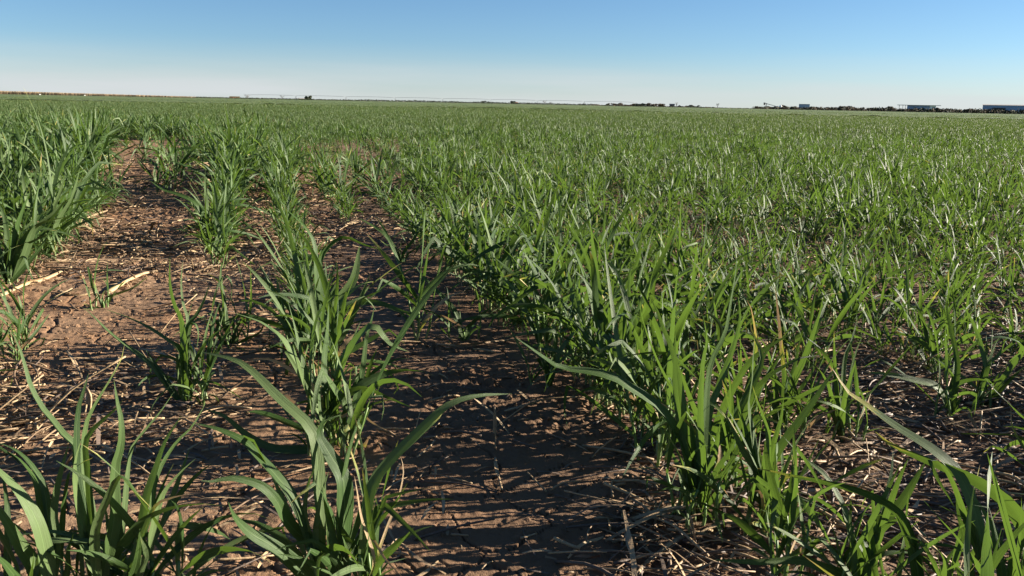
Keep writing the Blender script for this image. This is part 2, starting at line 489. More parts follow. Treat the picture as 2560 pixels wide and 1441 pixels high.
# ------------------------------------------------------------------ traced plants of the foreground
# each leaf: (points root -> tip in photograph pixels, width in pixels, dryness, depth of the tip relative to the foot in metres)
HEROES = [
 dict(base=(880, 1500), label="wheat plant at the bottom edge left of centre, long blade arching right over bare soil", leaves=[
  ([(800,1500),(765,1441),(693,1374),(627,1334),(587,1294),(571,1256)],46,0,-.06),
  ([(880,1423),(827,1382),(756,1342),(716,1302),(689,1249),(649,1213),(582,1196),(524,1205),(502,1202)],30,0,-.05),
  ([(858,1400),(860,1300),(861,1245),(856,1191),(822,1133),(798,1085),(814,1040)],40,0,.02),
  ([(810,1420),(800,1250),(785,1090),(747,1040),(693,991),(636,933),(587,900),(502,880)],31,0,.05),
  ([(770,1400),(747,1285),(720,1227),(684,1182),(644,1138),(609,1102),(538,1071),(480,1058)],27,0,.03),
  ([(900,1420),(915,1300),(925,1227),(951,1178),(1005,1120),(1058,1067),(1120,1013),(1190,990),(1280,985)],28,0,.06),
  ([(908,1400),(918,1245),(960,1169),(1005,1129),(1049,1089),(1094,1049),(1111,1027)],20,.1,.06),
  ([(905,1480),(940,1400),(965,1325),(996,1245),(1009,1178),(1000,1138)],9,.6,.04),
  ([(895,1500),(908,1441),(920,1347),(951,1302),(991,1254),(1018,1209)],22,.05,.02),
  ([(905,1520),(942,1422),(991,1369),(1036,1318)],20,0,.0),
  ([(770,1490),(757,1330),(760,1258)],18,0,.0),
  ([(810,1490),(792,1378),(796,1267),(822,1178)],22,0,.01),
  ([(850,1490),(827,1342),(815,1267),(806,1210)],40,0,-.02),
  ([(890,1440),(900,1340),(915,1330),(940,1360),(965,1400),(1005,1442)],11,.5,-.03),
  ([(800,1420),(765,1300),(770,1215),(787,1169)],15,0,.0),
  ([(915,1480),(935,1400),(905,1300),(893,1230),(886,1190)],10,.75,.0)]),
 dict(base=(835,1120), label="tall middle-row wheat plant with a pale folded blade bent over the bare strip", leaves=[
  ([(860,1130),(880,1040),(894,978),(907,916),(916,844),(929,800),(936,765)],22,0,.02),
  ([(830,1110),(800,1031),(769,969),(742,911),(707,849),(658,809),(618,793),(580,782)],34,0,.0),
  ([(845,1100),(840,1000),(858,902),(894,844),(934,813),(973,858),(1023,880)],24,.05,.0),
  ([(838,1060),(845,942),(867,880),(902,804)],15,0,.02),
  ([(825,1080),(809,933),(818,827),(822,760)],22,0,.05),
  ([(830,1090),(831,978),(880,907)],15,0,.0),
  ([(822,1060),(790,980),(760,945),(729,925),(671,898),(609,905)],14,.7,.0),
  ([(830,1170),(756,1151),(680,1120),(613,1085),(560,1040),(507,1022)],22,0,-.03),
  ([(835,1080),(850,1000),(902,969),(973,996),(1027,1018)],10,0,.0),
  ([(860,1080),(880,1030),(896,1022),(925,1053),(969,1078)],9,.85,-.02),
  ([(870,1180),(885,1187),(907,1138),(925,1089)],16,.35,.0),
  ([(810,1080),(785,960),(770,900)],14,0,.03),
  ([(850,1120),(870,1000),(900,940),(930,915)],12,0,.03)]),
 dict(base=(795,885), label="dense wheat clump third back in the middle row, tall blades fanning left and right", leaves=[
  ([(790,870),(770,740),(744,668),(723,578),(697,513),(665,452)],15,0,.05),
  ([(795,870),(792,740),(788,632),(780,596),(755,560),(708,517)],14,0,.03),
  ([(815,880),(831,777),(853,740),(885,694),(899,614)],26,.05,.0),
  ([(800,860),(800,720),(802,647),(835,604),(867,593),(907,611),(954,625)],12,0,.04),
  ([(840,880),(881,791),(905,737),(925,686)],15,.05,.0),
  ([(845,880),(880,790),(915,725),(961,687),(1011,654),(1047,652)],8,.3,.03),
  ([(820,880),(850,800),(880,760),(917,755),(961,762),(1008,780),(1062,788)],16,0,-.02),
  ([(780,880),(760,800),(745,720),(735,660)],15,.05,.0),
  ([(790,880),(780,780),(775,690),(790,640)],14,0,.03),
  ([(805,880),(808,790),(815,700),(812,650)],14,0,.03),
  ([(800,890),(790,850),(740,790),(700,740),(690,700)],12,0,.0),
  ([(775,890),(740,830),(700,770),(670,700),(640,650)],14,0,.0),
  ([(815,890),(812,820),(822,760),(850,690)],16,0,.0),
  ([(785,890),(765,830),(755,770),(750,740)],16,0,.0)]),
 dict(base=(1163,849), label="lone small wheat plant with two spread blades in the centre of the bare strip", leaves=[
  ([(1163,846),(1141,788),(1105,741),(1076,712),(1037,665)],14,0,.02),
  ([(1165,846),(1174,817),(1199,791),(1239,759)],12,0,.01),
  ([(1160,846),(1145,810),(1127,790)],9,0,.0),
  ([(1166,846),(1180,830),(1205,815)],7,0,.0)]),
 dict(base=(1004,658), label="small wheat plant with spread blades at the back of the centre gap", leaves=[
  ([(1004,657),(982,615),(957,582),(918,557),(896,546)],10,0,.02),
  ([(1005,657),(1008,633),(1033,600),(1058,560)],9,0,.0),
  ([(1003,657),(990,625),(965,612),(950,600)],8,.1,.0),
  ([(1006,657),(1020,635),(1050,618)],8,0,.0),
  ([(1004,657),(1000,630),(1004,600)],6,0,.0)]),
 dict(base=(270,1575), label="large wheat plant in the bottom left corner with broad folded pale blades", leaves=[
  ([(235,1480),(215,1300),(191,1129),(169,1102),(129,1049),(104,1018),(76,965),(58,902),(40,849),(9,813)],28,0,.03),
  ([(240,1540),(222,1378),(205,1311),(186,1200),(191,1138),(207,1089)],44,0,-.02),
  ([(245,1500),(231,1289),(213,1200),(209,1111),(218,1049),(249,991),(285,933),(307,889),(311,862)],22,.1,.04),
  ([(240,1450),(195,1200),(191,1111),(196,1022),(209,978),(222,933)],20,0,.04),
  ([(270,1500),(285,1300),(285,1222),(289,1156),(302,1111),(302,1049),(293,1005),(285,951)],34,0,.02),
  ([(245,1520),(236,1340),(267,1249),(302,1188),(340,1230),(378,1271)],26,.1,-.05),
  ([(250,1450),(222,1200),(215,1104),(249,1058),(285,1027),(307,1000)],17,0,.02),
  ([(300,1500),(340,1400),(365,1249),(387,1178),(414,1102),(454,1040)],26,0,.05),
  ([(310,1500),(370,1300),(391,1191),(436,1111),(480,1067),(516,1005)],17,0,.07),
  ([(290,1480),(300,1350),(318,1180),(329,1120),(369,1067),(400,1031),(436,978)],18,0,.06),
  ([(285,1540),(267,1423),(311,1356),(356,1303),(422,1271),(502,1260),(569,1267)],34,0,-.02),
  ([(300,1500),(360,1400),(400,1249),(445,1187),(489,1147)],22,0,.03),
  ([(300,1480),(350,1350),(387,1267),(430,1245),(471,1236)],14,.3,.0),
  ([(300,1560),(330,1441),(345,1380),(350,1320)],30,0,-.03),
  ([(330,1540),(345,1441),(365,1390),(350,1340)],24,.05,-.02),
  ([(275,1540),(280,1400),(270,1320),(262,1260)],24,0,.02)]),
 dict(base=(110,1600), label="wheat plant cut by the left and bottom edges, wide pale blades leaning left", leaves=[
  ([(120,1580),(89,1440),(44,1356),(0,1280),(-40,1230)],46,0,-.03),
  ([(140,1560),(102,1334),(58,1245),(0,1180),(-40,1150)],44,0,.0),
  ([(140,1520),(116,1260),(89,1180),(44,1129),(-10,1105)],26,0,.04),
  ([(150,1560),(138,1378),(133,1289),(147,1200),(173,1107)],28,0,.03),
  ([(130,1500),(105,1300),(85,1200),(50,1150),(20,1130)],24,0,.06),
  ([(80,1560),(60,1480),(20,1420),(-20,1380)],34,0,-.05),
  ([(160,1560),(165,1441),(170,1380),(185,1330)],24,0,.0)]),
 dict(base=(478,1520), label="single thin grass stalk at the bottom edge between the two big left plants", leaves=[
  ([(478,1515),(485,1436),(507,1360),(538,1303)],10,.15,.02),
  ([(480,1515),(470,1460),(450,1425)],8,0,.0)]),
 dict(base=(462,1010), label="upright dark wheat plant with two long blades reaching left over sunlit cracked soil", leaves=[
  ([(462,1005),(464,934),(457,811),(436,758),(425,705),(425,642)],24,0,.02),
  ([(464,1000),(470,818),(457,758),(453,705),(457,653)],11,0,.03),
  ([(464,980),(466,830),(492,786),(510,751),(524,709)],13,0,.03),
  ([(458,1005),(422,973),(380,916),(337,881),(309,860),(267,825),(228,786),(207,769)],17,0,.0),
  ([(460,980),(452,881),(422,853),(369,818),(316,793),(278,779),(260,772)],18,0,.0),
  ([(455,1005),(411,944),(387,909),(362,871)],14,0,.0),
  ([(466,960),(470,850),(482,805),(496,829),(492,874)],10,0,-.02),
  ([(466,1000),(480,965),(534,957),(605,996)],8,0,-.04),
  ([(462,1005),(448,940),(440,880)],14,0,-.02),
  ([(465,1005),(480,1000),(470,1030),(472,1050)],8,0,-.04),
  ([(463,1005),(490,930),(486,870)],12,0,.02)]),
 dict(base=(575,868), label="dark shaded wheat plant with a hooked blade tip just left of the middle row", leaves=[
  ([(570,865),(563,800),(557,740),(551,705),(553,655)],16,0,.02),
  ([(572,865),(560,760),(552,700),(570,691),(580,716),(577,755)],11,0,.0),
  ([(575,865),(590,820),(620,780),(640,757)],9,0,.03),
  ([(575,866),(600,830),(615,800)],9,0,.0),
  ([(578,868),(610,850),(650,830),(660,800)],10,0,.0),
  ([(570,868),(545,840),(530,815)],9,0,.0),
  ([(580,868),(592,890),(630,885)],8,0,-.03),
  ([(575,868),(585,835),(580,790)],9,0,.0)]),
 dict(base=(258,768), label="tiny pale wheat seedling beside long straw on the sunlit soil at left", leaves=[
  ([(258,767),(243,735),(235,700)],9,.2,.0),
  ([(260,767),(268,745),(300,732),(335,718),(372,690)],9,.1,.0),
  ([(258,767),(245,772),(225,785),(210,798)],9,0,-.02),
  ([(259,767),(256,745),(262,725)],7,.1,.0)]),
 dict(base=(1915,1352), label="nearest wheat plant of the right-hand row, with a curled yellow leaf at its stem", leaves=[
  ([(1912,1300),(1895,1200),(1880,1090),(1869,1011),(1879,953),(1884,860),(1898,797)],22,.1,.02),
  ([(1910,1290),(1905,1200),(1860,1130),(1835,1080),(1810,1030)],24,0,.0),
  ([(1918,1290),(1925,1170),(1961,1103),(2025,1016),(2073,943),(2098,909)],24,0,.05),
  ([(1918,1280),(1920,1200),(1932,1118),(1952,1050),(1959,991)],18,0,.0),
  ([(1915,1280),(1920,1150),(1922,1088),(1908,1040),(1888,987),(1881,962)],20,.08,-.02),
  ([(1910,1270),(1895,1180),(1875,1110),(1850,1030),(1842,985)],22,0,.02),
  ([(1912,1320),(1908,1250),(1895,1228),(1870,1238),(1860,1285)],13,.55,-.03),
  ([(1918,1310),(1925,1250),(1960,1236),(2010,1248),(2073,1278)],11,0,-.02),
  ([(1920,1300),(1930,1230),(1960,1170),(1978,1130)],17,.1,.0),
  ([(1920,1300),(1945,1220),(1985,1180),(1995,1145)],15,.3,.0),
  ([(1908,1300),(1885,1240),(1870,1210),(1848,1198)],14,0,-.01),
  ([(1914,1300),(1912,1180),(1916,1120),(1930,1070)],18,0,.02),
  ([(1905,1290),(1890,1220),(1875,1170),(1878,1120)],16,.05,.03)]),
 dict(base=(1742,1300), label="second wheat plant of the right-hand row, one long blade sweeping left over bare soil", leaves=[
  ([(1742,1290),(1747,1186),(1752,1040),(1750,981),(1755,923)],28,0,.0),
  ([(1740,1260),(1728,1166),(1685,1070),(1635,1008),(1582,974),(1532,943),(1467,928),(1398,918),(1341,880),(1290,845)],25,0,-.02),
  ([(1738,1270),(1709,1040),(1680,972),(1646,904),(1612,817),(1594,740)],24,0,.04),
  ([(1738,1250),(1700,1060),(1687,943),(1689,826)],18,0,.02),
  ([(1745,1250),(1752,1050),(1757,914),(1767,846),(1748,755)],21,0,.03),
  ([(1748,1260),(1762,1050),(1775,914),(1811,836),(1825,763),(1838,690),(1842,640)],25,0,.03),
  ([(1738,1250),(1715,1050),(1685,890),(1660,826),(1641,773),(1617,729)],20,.05,.05),
  ([(1738,1270),(1720,1190),(1690,1165),(1621,1169),(1530,1171)],18,.08,-.04),
  ([(1748,1295),(1767,1270),(1801,1225),(1840,1200),(1880,1186)],13,0,.0),
  ([(1745,1280),(1770,1180),(1790,1120),(1800,1060)],20,0,-.02),
  ([(1750,1280),(1780,1200),(1830,1120),(1850,1070)],18,0,.02),
  ([(1740,1290),(1720,1220),(1700,1140),(1650,1060)],20,0,.0),
  ([(1745,1290),(1760,1150),(1745,1090),(1700,1040),(1640,1000)],17,.3,.02),
  ([(1750,1290),(1775,1210),(1800,1150),(1795,1090)],16,.4,.02)]),
 dict(base=(1780,1215), label="leafy wheat plant just behind the two nearest of the right-hand row", leaves=[
  ([(1785,1210),(1800,1100),(1860,1000),(1905,900),(1880,830),(1875,800)],17,.15,.02),
  ([(1780,1210),(1790,1080),(1830,980),(1880,900),(1950,850),(1990,830)],18,0,.03),
  ([(1785,1210),(1770,1060),(1800,960),(1830,880),(1850,800),(1845,740)],20,0,.04),
  ([(1778,1210),(1760,1090),(1720,980),(1690,900)],20,0,.02),
  ([(1788,1210),(1820,1080),(1828,990),(1820,920)],20,0,.0),
  ([(1782,1210),(1860,1040),(1900,960),(1990,900),(2049,889)],16,0,.03),
  ([(1790,1210),(1830,1120),(1890,1060),(1930,1010)],16,.1,.0)]),
 dict(base=(1950,1080), label="wheat plant with one upright tan-tipped blade behind the nearest right-hand plants", leaves=[
  ([(1955,1078),(1961,962),(1951,846),(1938,715)],13,.45,.02),
  ([(1952,1078),(1940,980),(1920,880),(1890,836)],17,0,.02),
  ([(1952,1078),(1975,980),(2010,900),(2045,800),(2060,735)],24,0,.03),
  ([(1950,1078),(1985,1000),(2030,930),(2044,890)],14,.1,.0),
  ([(1950,1078),(1930,1010),(1905,940)],16,0,.0),
  ([(1955,1078),(1965,1000),(1990,900),(2000,850)],16,0,.03)]),
 dict(base=(1850,1120), label="bushy wheat plant inside the right-hand row with crossing bright blades", leaves=[
  ([(1850,1118),(1862,1000),(1890,880),(1880,780),(1866,750)],15,.3,.02),
  ([(1850,1118),(1830,1010),(1790,900),(1760,830)],19,0,.02),
  ([(1852,1118),(1880,1010),(1925,930),(1960,880)],17,0,.0),
  ([(1848,1118),(1850,1000),(1830,900),(1835,820)],18,0,.03),
  ([(1850,1118),(1870,1030),(1940,1000),(2000,990)],14,0,.0),
  ([(1850,1118),(1810,1040),(1760,990),(1700,965)],15,0,.0)]),
 dict(base=(2150,1500), label="bright backlit wheat plant at the bottom edge right of centre with thin upright side shoots", leaves=[
  ([(2140,1490),(2150,1400),(2189,1320),(2245,1267),(2285,1205),(2316,1151)],36,0,.03),
  ([(2160,1480),(2190,1350),(2207,1298),(2216,1236),(2229,1178),(2233,1125)],23,0,.03),
  ([(2110,1500),(2085,1430),(2060,1390),(2029,1360),(2003,1294)],10,.05,.02),
  ([(2120,1490),(2105,1400),(2087,1334),(2060,1280)],12,.05,.02),
  ([(2150,1490),(2135,1440),(2131,1365),(2109,1271),(2065,1191),(2011,1147),(1980,1116),(1960,1093)],19,0,.06),
  ([(2160,1490),(2180,1400),(2200,1330),(2260,1290)],30,0,-.02),
  ([(2140,1500),(2150,1440),(2165,1380),(2165,1310)],20,0,.0),
  ([(2130,1500),(2110,1440),(2060,1420),(2000,1400),(1900,1405),(1780,1400)],26,0,-.06)]),
 dict(base=(2330,1560), label="bottom-edge wheat plant whose long thin blade points far left with a pale tip", leaves=[
  ([(2320,1540),(2290,1400),(2270,1330),(2247,1280),(2202,1249),(2149,1227),(2078,1209),(1989,1191),(1927,1178),(1893,1171)],30,.12,.03),
  ([(2330,1540),(2310,1450),(2290,1360),(2262,1290)],14,0,.0),
  ([(2340,1550),(2371,1430),(2335,1360),(2290,1318),(2262,1290)],36,0,.0),
  ([(2300,1550),(2330,1480),(2325,1441),(2290,1400)],22,0,-.03),
  ([(2345,1550),(2300,1480),(2260,1420),(2240,1395),(2230,1385)],14,.1,.0)]),
 dict(base=(2470,1570), label="largest wheat plant in the bottom right corner with two very long tan-tipped blades pointing left", leaves=[
  ([(2560,1540),(2590,1400),(2560,1311),(2513,1249),(2456,1209),(2398,1182),(2340,1160),(2265,1129),(2220,1107),(2189,1080)],46,.12,.03),
  ([(2500,1520),(2450,1330),(2400,1190),(2327,1120),(2256,1076),(2193,1031),(2149,1000),(2118,978),(2080,920)],34,.22,.08),
  ([(2450,1400),(2380,1200),(2325,1145),(2345,1200),(2370,1240),(2386,1268)],18,0,-.02),
  ([(2510,1540),(2491,1356),(2469,1298),(2443,1249)],32,0,.0),
  ([(2440,1540),(2410,1347),(2395,1280),(2390,1230)],18,0,.02),
  ([(2460,1500),(2438,1325),(2389,1285),(2345,1262)],22,0,.0),
  ([(2520,1560),(2530,1441),(2545,1380),(2575,1330)],34,0,.0),
  ([(2470,1560),(2450,1441),(2455,1360),(2440,1310)],16,0,.0),
  ([(2440,1560),(2420,1480),(2400,1430),(2380,1400)],34,0,-.04),
  ([(2500,1560),(2510,1470),(2500,1400),(2510,1320)],20,0,.0)]),
 dict(base=(2660,1260), label="wheat plant cut by the right edge, a broad blade rising leftwards above straw litter", leaves=[
  ([(2650,1240),(2600,1090),(2560,1045),(2513,1000),(2478,965),(2462,943)],32,0,.0),
  ([(2640,1240),(2600,1180),(2560,1120),(2531,1067),(2527,1013)],9,.3,.0),
  ([(2650,1240),(2620,1150),(2580,1110),(2540,1090),(2490,1085),(2400,1085)],14,0,.0),
  ([(2655,1240),(2640,1100),(2620,1000),(2570,940)],22,0,.0)]),
 dict(base=(2107,1093), label="slim wheat plant with an upright pale blade standing on litter behind the long tan-tipped blade", leaves=[
  ([(2103,1090),(2095,1020),(2087,900),(2085,828)],15,.1,.0),
  ([(2108,1090),(2105,1010),(2112,900),(2130,850),(2142,803)],15,.05,.03),
  ([(2107,1092),(2122,1000),(2128,930),(2140,880),(2158,835)],12,0,.0),
  ([(2105,1092),(2080,990),(2060,940),(2020,900),(2005,890)],13,0,.0),
  ([(2107,1092),(2110,1010),(2125,950),(2140,900)],15,0,-.02),
  ([(2107,1092),(2095,1050),(2060,1000)],9,.1,.0)]),
 dict(base=(2378,1049), label="wheat plant right of the litter patch with one tall thin upright blade", leaves=[
  ([(2378,1045),(2387,978),(2393,911),(2380,836),(2371,795),(2362,735)],15,.05,.0),
  ([(2380,1030),(2385,960),(2371,925),(2331,893)],14,0,.0),
  ([(2378,1030),(2345,973),(2287,951),(2230,938),(2167,931)],15,0,.0),
  ([(2378,1048),(2372,1000),(2350,975)],12,0,.0),
  ([(2380,1048),(2400,1000),(2420,970)],10,0,.0)]),
 dict(base=(2455,1010), label="wheat plant near the right edge with short broad upright blades and a pale arching one", leaves=[
  ([(2455,1008),(2451,967),(2465,889),(2466,838)],17,0,.0),
  ([(2456,1008),(2463,925),(2496,889),(2513,853)],17,.05,.0),
  ([(2460,1008),(2530,920),(2560,870),(2530,846),(2491,842),(2447,853),(2416,880),(2398,922)],17,.08,.0),
  ([(2455,1008),(2490,985),(2540,935),(2580,905)],16,.1,.0),
  ([(2452,1008),(2440,990),(2410,985)],10,0,.0)]),
 dict(base=(1378,972), label="wheat plant whose blade bends flat to the left, front left of the dense right-hand row", leaves=[
  ([(1377,968),(1381,900),(1388,832),(1350,829),(1300,838),(1262,842)],15,0,.0),
  ([(1379,968),(1395,893),(1429,840),(1475,802)],17,0,.0),
  ([(1376,970),(1368,900),(1354,842)],11,0,.0),
  ([(1376,970),(1362,905),(1330,870),(1295,842)],14,0,.0),
  ([(1380,970),(1384,930),(1395,900)],11,0,.0)]),
 dict(base=(1538,972), label="wheat plant with one very tall narrow blade in the right-hand row", leaves=[
  ([(1542,968),(1555,840),(1562,745),(1580,690),(1597,640),(1605,580)],19,.05,.0),
  ([(1538,970),(1520,890),(1480,860),(1440,860)],12,0,.0),
  ([(1538,970),(1545,900),(1580,860),(1630,810)],13,0,.0),
  ([(1536,970),(1527,900),(1500,830)],14,0,.0),
  ([(1540,970),(1560,900),(1600,850),(1655,800)],15,0,.03),
  ([(1538,970),(1534,920),(1540,880)],11,0,.0)]),
 dict(base=(22,705), label="leafy wheat plant at the left edge with curved blades drooping right beside straw", leaves=[
  ([(25,702),(60,640),(85,573),(129,536),(160,502)],20,0,.0),
  ([(28,702),(34,631),(85,601),(136,584),(167,602)],17,0,.0),
  ([(30,702),(45,660),(60,640),(71,672),(88,716)],9,0,-.03),
  ([(15,702),(20,620),(10,540),(-10,500)],18,0,.02),
  ([(20,702),(30,610),(50,540),(75,480)],18,0,.03),
  ([(10,702),(0,640),(-20,600)],18,0,.0),
  ([(25,702),(50,610),(100,560),(180,540)],15,0,.0),
  ([(18,702),(25,640),(45,590)],16,0,.0),
  ([(28,704),(60,670),(100,620),(130,570)],14,0,.0)]),
 dict(base=(519,626), label="wheat plant at the front of the left-centre row with one long blade arching left", leaves=[
  ([(519,624),(507,553),(490,509),(442,485),(408,475),(374,451)],12,0,.0),
  ([(519,624),(520,560),(515,500),(510,450)],12,0,.0),
  ([(521,624),(535,560),(540,500),(530,440)],12,0,.0),
  ([(517,624),(505,580),(500,540)],10,0,.0),
  ([(520,624),(530,570),(560,520),(590,470)],10,0,.0),
  ([(518,624),(510,560),(480,510),(472,490)],8,.05,.0)]),
 dict(base=(115,640), label="wheat plant at left whose lone thin tip rises above the far field edge", leaves=[
  ([(115,638),(130,520),(120,400),(95,300),(68,238),(56,214)],6,.1,.05),
  ([(115,638),(140,560),(180,490),(200,420)],15,0,.0),
  ([(113,638),(105,560),(90,480),(60,420)],14,0,.0),
  ([(117,638),(150,580),(190,545),(215,520)],13,0,.0),
  ([(115,638),(120,560),(150,480),(165,430)],13,0,.0)]),
]

def side_for(T, view):
    s_ = np.cross(T, view); n = np.linalg.norm(s_)
    return s_ / n if n > 1e-6 else np.array([1.0, 0, 0])

# ------------------------------------------------------------------ grown plants
def grow_leaf(r, root, az, length, el0, bend, lean, n=9):
    """centre line of a leaf that starts at elevation el0 and bows over"""
    P = [np.array(root, float)]
    el, a = el0, az
    step = length / (n - 1)
    curl = r.uniform(-.9, .9) / n
    kink = r.randint(int(n * .35), n - 2) if r.random() < .36 else -1
    kd, ka = r.uniform(.5, 1.8), r.gauss(0, .5)
    for i in range(n - 1):
        t = i / (n - 1)
        el -= bend * (0.35 + 1.5 * t * t) / (n - 1)
        a += curl
        if i == kink: el -= kd; a += ka
        d = np.array([math.cos(a) * math.cos(el), math.sin(a) * math.cos(el), math.sin(el)]) + lean * t
        P.append(P[-1] + d / np.linalg.norm(d) * step)
    P = np.array(P); P[:, 2] = np.maximum(P[:, 2], 0.002)
    return P
def grow_plant(seed, ntill=4, size=1.0, cross=4, nseg=10, lean=(0, 0), spread=0.022, wscale=1.0):
    """[(stem centre line, [(leaf line, width, side, dryness, rnd), ...]), ...]"""
    r = random.Random(seed)
    out = []
    ln = np.array([lean[0], lean[1], 0.0])
    for k in range(ntill):
        a = r.uniform(0, 6.283); rad = spread * math.sqrt(r.random())
        base = np.array([math.cos(a) * rad, math.sin(a) * rad, -0.004])
        out_el = r.uniform(.05, .35)
        h = size * r.uniform(.045, .085)
        tip = base + np.array([math.cos(a) * math.sin(out_el) * h, math.sin(a) * math.sin(out_el) * h, h + .004]) + ln * h * .5
        mid = (base + tip) / 2 + np.array([r.uniform(-.003, .003), r.uniform(-.003, .003), 0])
        stem = resample([base, mid, tip], 5)
        leaves = []
        ln = np.array([lean[0] + r.gauss(0, .16), lean[1] + r.gauss(0, .16), 0.0])
        nl = r.choice((3, 3, 4, 4))
        az0 = r.uniform(0, 6.283)
        for j in range(nl):
            f = .30 + .70 * j / (nl - 1)
            root = base + (tip - base) * f
            az = az0 + math.pi * j + r.uniform(-.6, .6)
            last = j == nl - 1
            length = size * (r.uniform(.13, .20) if j else r.uniform(.07, .12))
            el0 = r.uniform(1.1, 1.5) if last else r.uniform(.55, 1.30)
            bend = r.uniform(.1, 1.1) if last else r.choice((r.uniform(.1, .9), r.uniform(.9, 2.4)))
            dry = 0.0
            q = r.random()
            if j == 0 and q < .35: dry = r.uniform(.3, .95)
            elif q < .2: dry = r.uniform(.06, .22)
            P = grow_leaf(r, root, az, length, el0, bend, ln, nseg)
            w = wscale * size * r.uniform(.0062, .0118) * (.7 if j == 0 else 1)
            s_ = np.array([-math.sin(az), math.cos(az), 0.0])
            leaves.append((P, w, s_, (r.uniform(-1.4, 1.4), r.uniform(-3.2, 3.2)), dry, r.random(), r.uniform(.1, .45)))
        out.append((stem, leaves))
    return out
def add_leaf(mb, lf, cross, lr=None):
    P, w, s_, tw, dry, q, fold = lf
    blade(mb, P, w, s_, tw, fold, cross, q, dry, .05, 0, q * 6)

hero_xy = []
hero_leaf_count = 0
for hi, H in enumerate(HEROES):
    b = ground_at(*H['base'])
    b[2] = gz(b[0], b[1]) - 0.004
    hero_xy.append((b[0], b[1]))
    plant = empty('wheat_plant', b)
    tag(plant, H['label'], 'wheat plant', 'wheat plants in the drilled rows')
    r2 = random.Random(100 + hi)
    clusters = []
    for pts, wpx, dry, dd in H['leaves']:
        n = len(pts)
        L = np.array([0] + [math.dist(pts[i], pts[i + 1]) for i in range(n - 1)]); L = np.cumsum(L) / max(1, sum(L))
        jit = r2.uniform(-.012, .012)
        P = np.array([at(p[0], p[1], b[1] + jit + dd * L[i] ** 1.3) for i, p in enumerate(pts)]) - b
        P[:, 2] = np.maximum(P[:, 2], 0.003)
        clusters.append((P, wpx, dry, r2.random()))
    # leaves whose feet are near each other share a stem
    stems = []
    for c in clusters:
        foot = c[0][0]
        for s_ in stems:
            if np.linalg.norm(s_[0] - foot) < 0.022: s_[1].append(c); break
        else: stems.append([foot, [c]])
    nf = 6 if len(H['leaves']) > 7 else (5 if H['base'][0] > 1700 and H['base'][1] > 1050 else 3)
    if H['base'][0] < 900 and H['base'][1] > 1100 and nf == 6: nf = 10
    if 1700 < H['base'][0] < 1960: nf = 9
    for q in range(nf if H['base'][1] > 700 or len(H['leaves']) > 8 else 1):
        for stm, lvs in grow_plant(7000 + hi * 40 + q, 1, r2.uniform(.45, .78), spread=.004, wscale=1.0):
            off = np.array([r2.uniform(-.03, .03), r2.uniform(-.025, .025), 0.0])
            mb = MB(); tube(mb, stm + off, np.linspace(.0021, .0014, len(stm)), 6, lr=r2.random())
            st = link('stem', mb.mesh('stem', [M_STEM]), plant)
            for lf in lvs:
                mb = MB(); add_leaf(mb, (lf[0] + off,) + lf[1:], 4)
                o = link('leaf', mb.mesh('leaf', [M_LEAF]), st)
                if lf[4] > .5: o['label'] = 'withered yellow and tan leaf'
                hero_leaf_count += 1
    for foot, leaves in stems:
        top = max((c[0][0] for c in leaves), key=lambda p: p[2])
        base = np.array([top[0] * 0.55 + r2.uniform(-.004, .004), top[1] * 0.6 + r2.uniform(-.004, .004), -0.004])
        top2 = top + np.array([0, 0, 0.012])
        mid = (base + top2) / 2 + np.array([r2.uniform(-.002, .002), 0, 0])
        mb = MB()
        tube(mb, resample([base, mid, top2], 7), np.linspace(.0024, .0016, 7), 7, lr=r2.random())
        # pale sheath collars where leaves leave the stem
        st = link('stem', mb.mesh('stem', [M_STEM]), plant)
        for P, wpx, dry, q in leaves:
            start = base + (top2 - base) * 0.8 if P[0][2] > 0.02 else base
            C = resample(np.vstack([start[None], P[1:]]) if len(P) > 2 else P, 20)
            d = C - np.array([0, 0, CAM_H]) + b
            T = np.gradient(C, axis=0)[8]; T /= np.linalg.norm(T)
            vdir = (C[10] + b) - np.array([0, 0, CAM_H]); depth = float(-(ROT.T @ vdir)[2])
            s0 = side_for(T, vdir / np.linalg.norm(vdir))
            ph = r2.uniform(0.25, 0.95)
            # most blades of the left plants turn their upper face to the sun
            Tm, vd = T / np.linalg.norm(T), vdir / np.linalg.norm(vdir)
            def lit(p_):
                sa = math.cos(p_) * s0 + math.sin(p_) * np.cross(Tm, s0)
                nn = np.cross(Tm, sa)
                if np.dot(nn, vd) > 0: nn = -nn
                return float(np.dot(nn, np.array(sdir)))
            want = r2.random() < (.8 if H['base'][0] < 1400 else .3)
            if (lit(ph) > lit(-ph)) != want: ph = -ph
            w = .98 * wpx * depth / F / max(0.6, math.cos(ph))
            mb = MB()
            blade(mb, C, w, s0, (ph, ph + r2.uniform(-.7, .7)), fold=r2.uniform(.1, .42), cross=6, lr=q, dr=dry, ripple=.06, ph=q * 6)
            lf = link('leaf', mb.mesh('leaf', [M_LEAF]), st)
            if dry > .4: lf['label'] = 'withered yellow and tan leaf'
            hero_leaf_count += 1

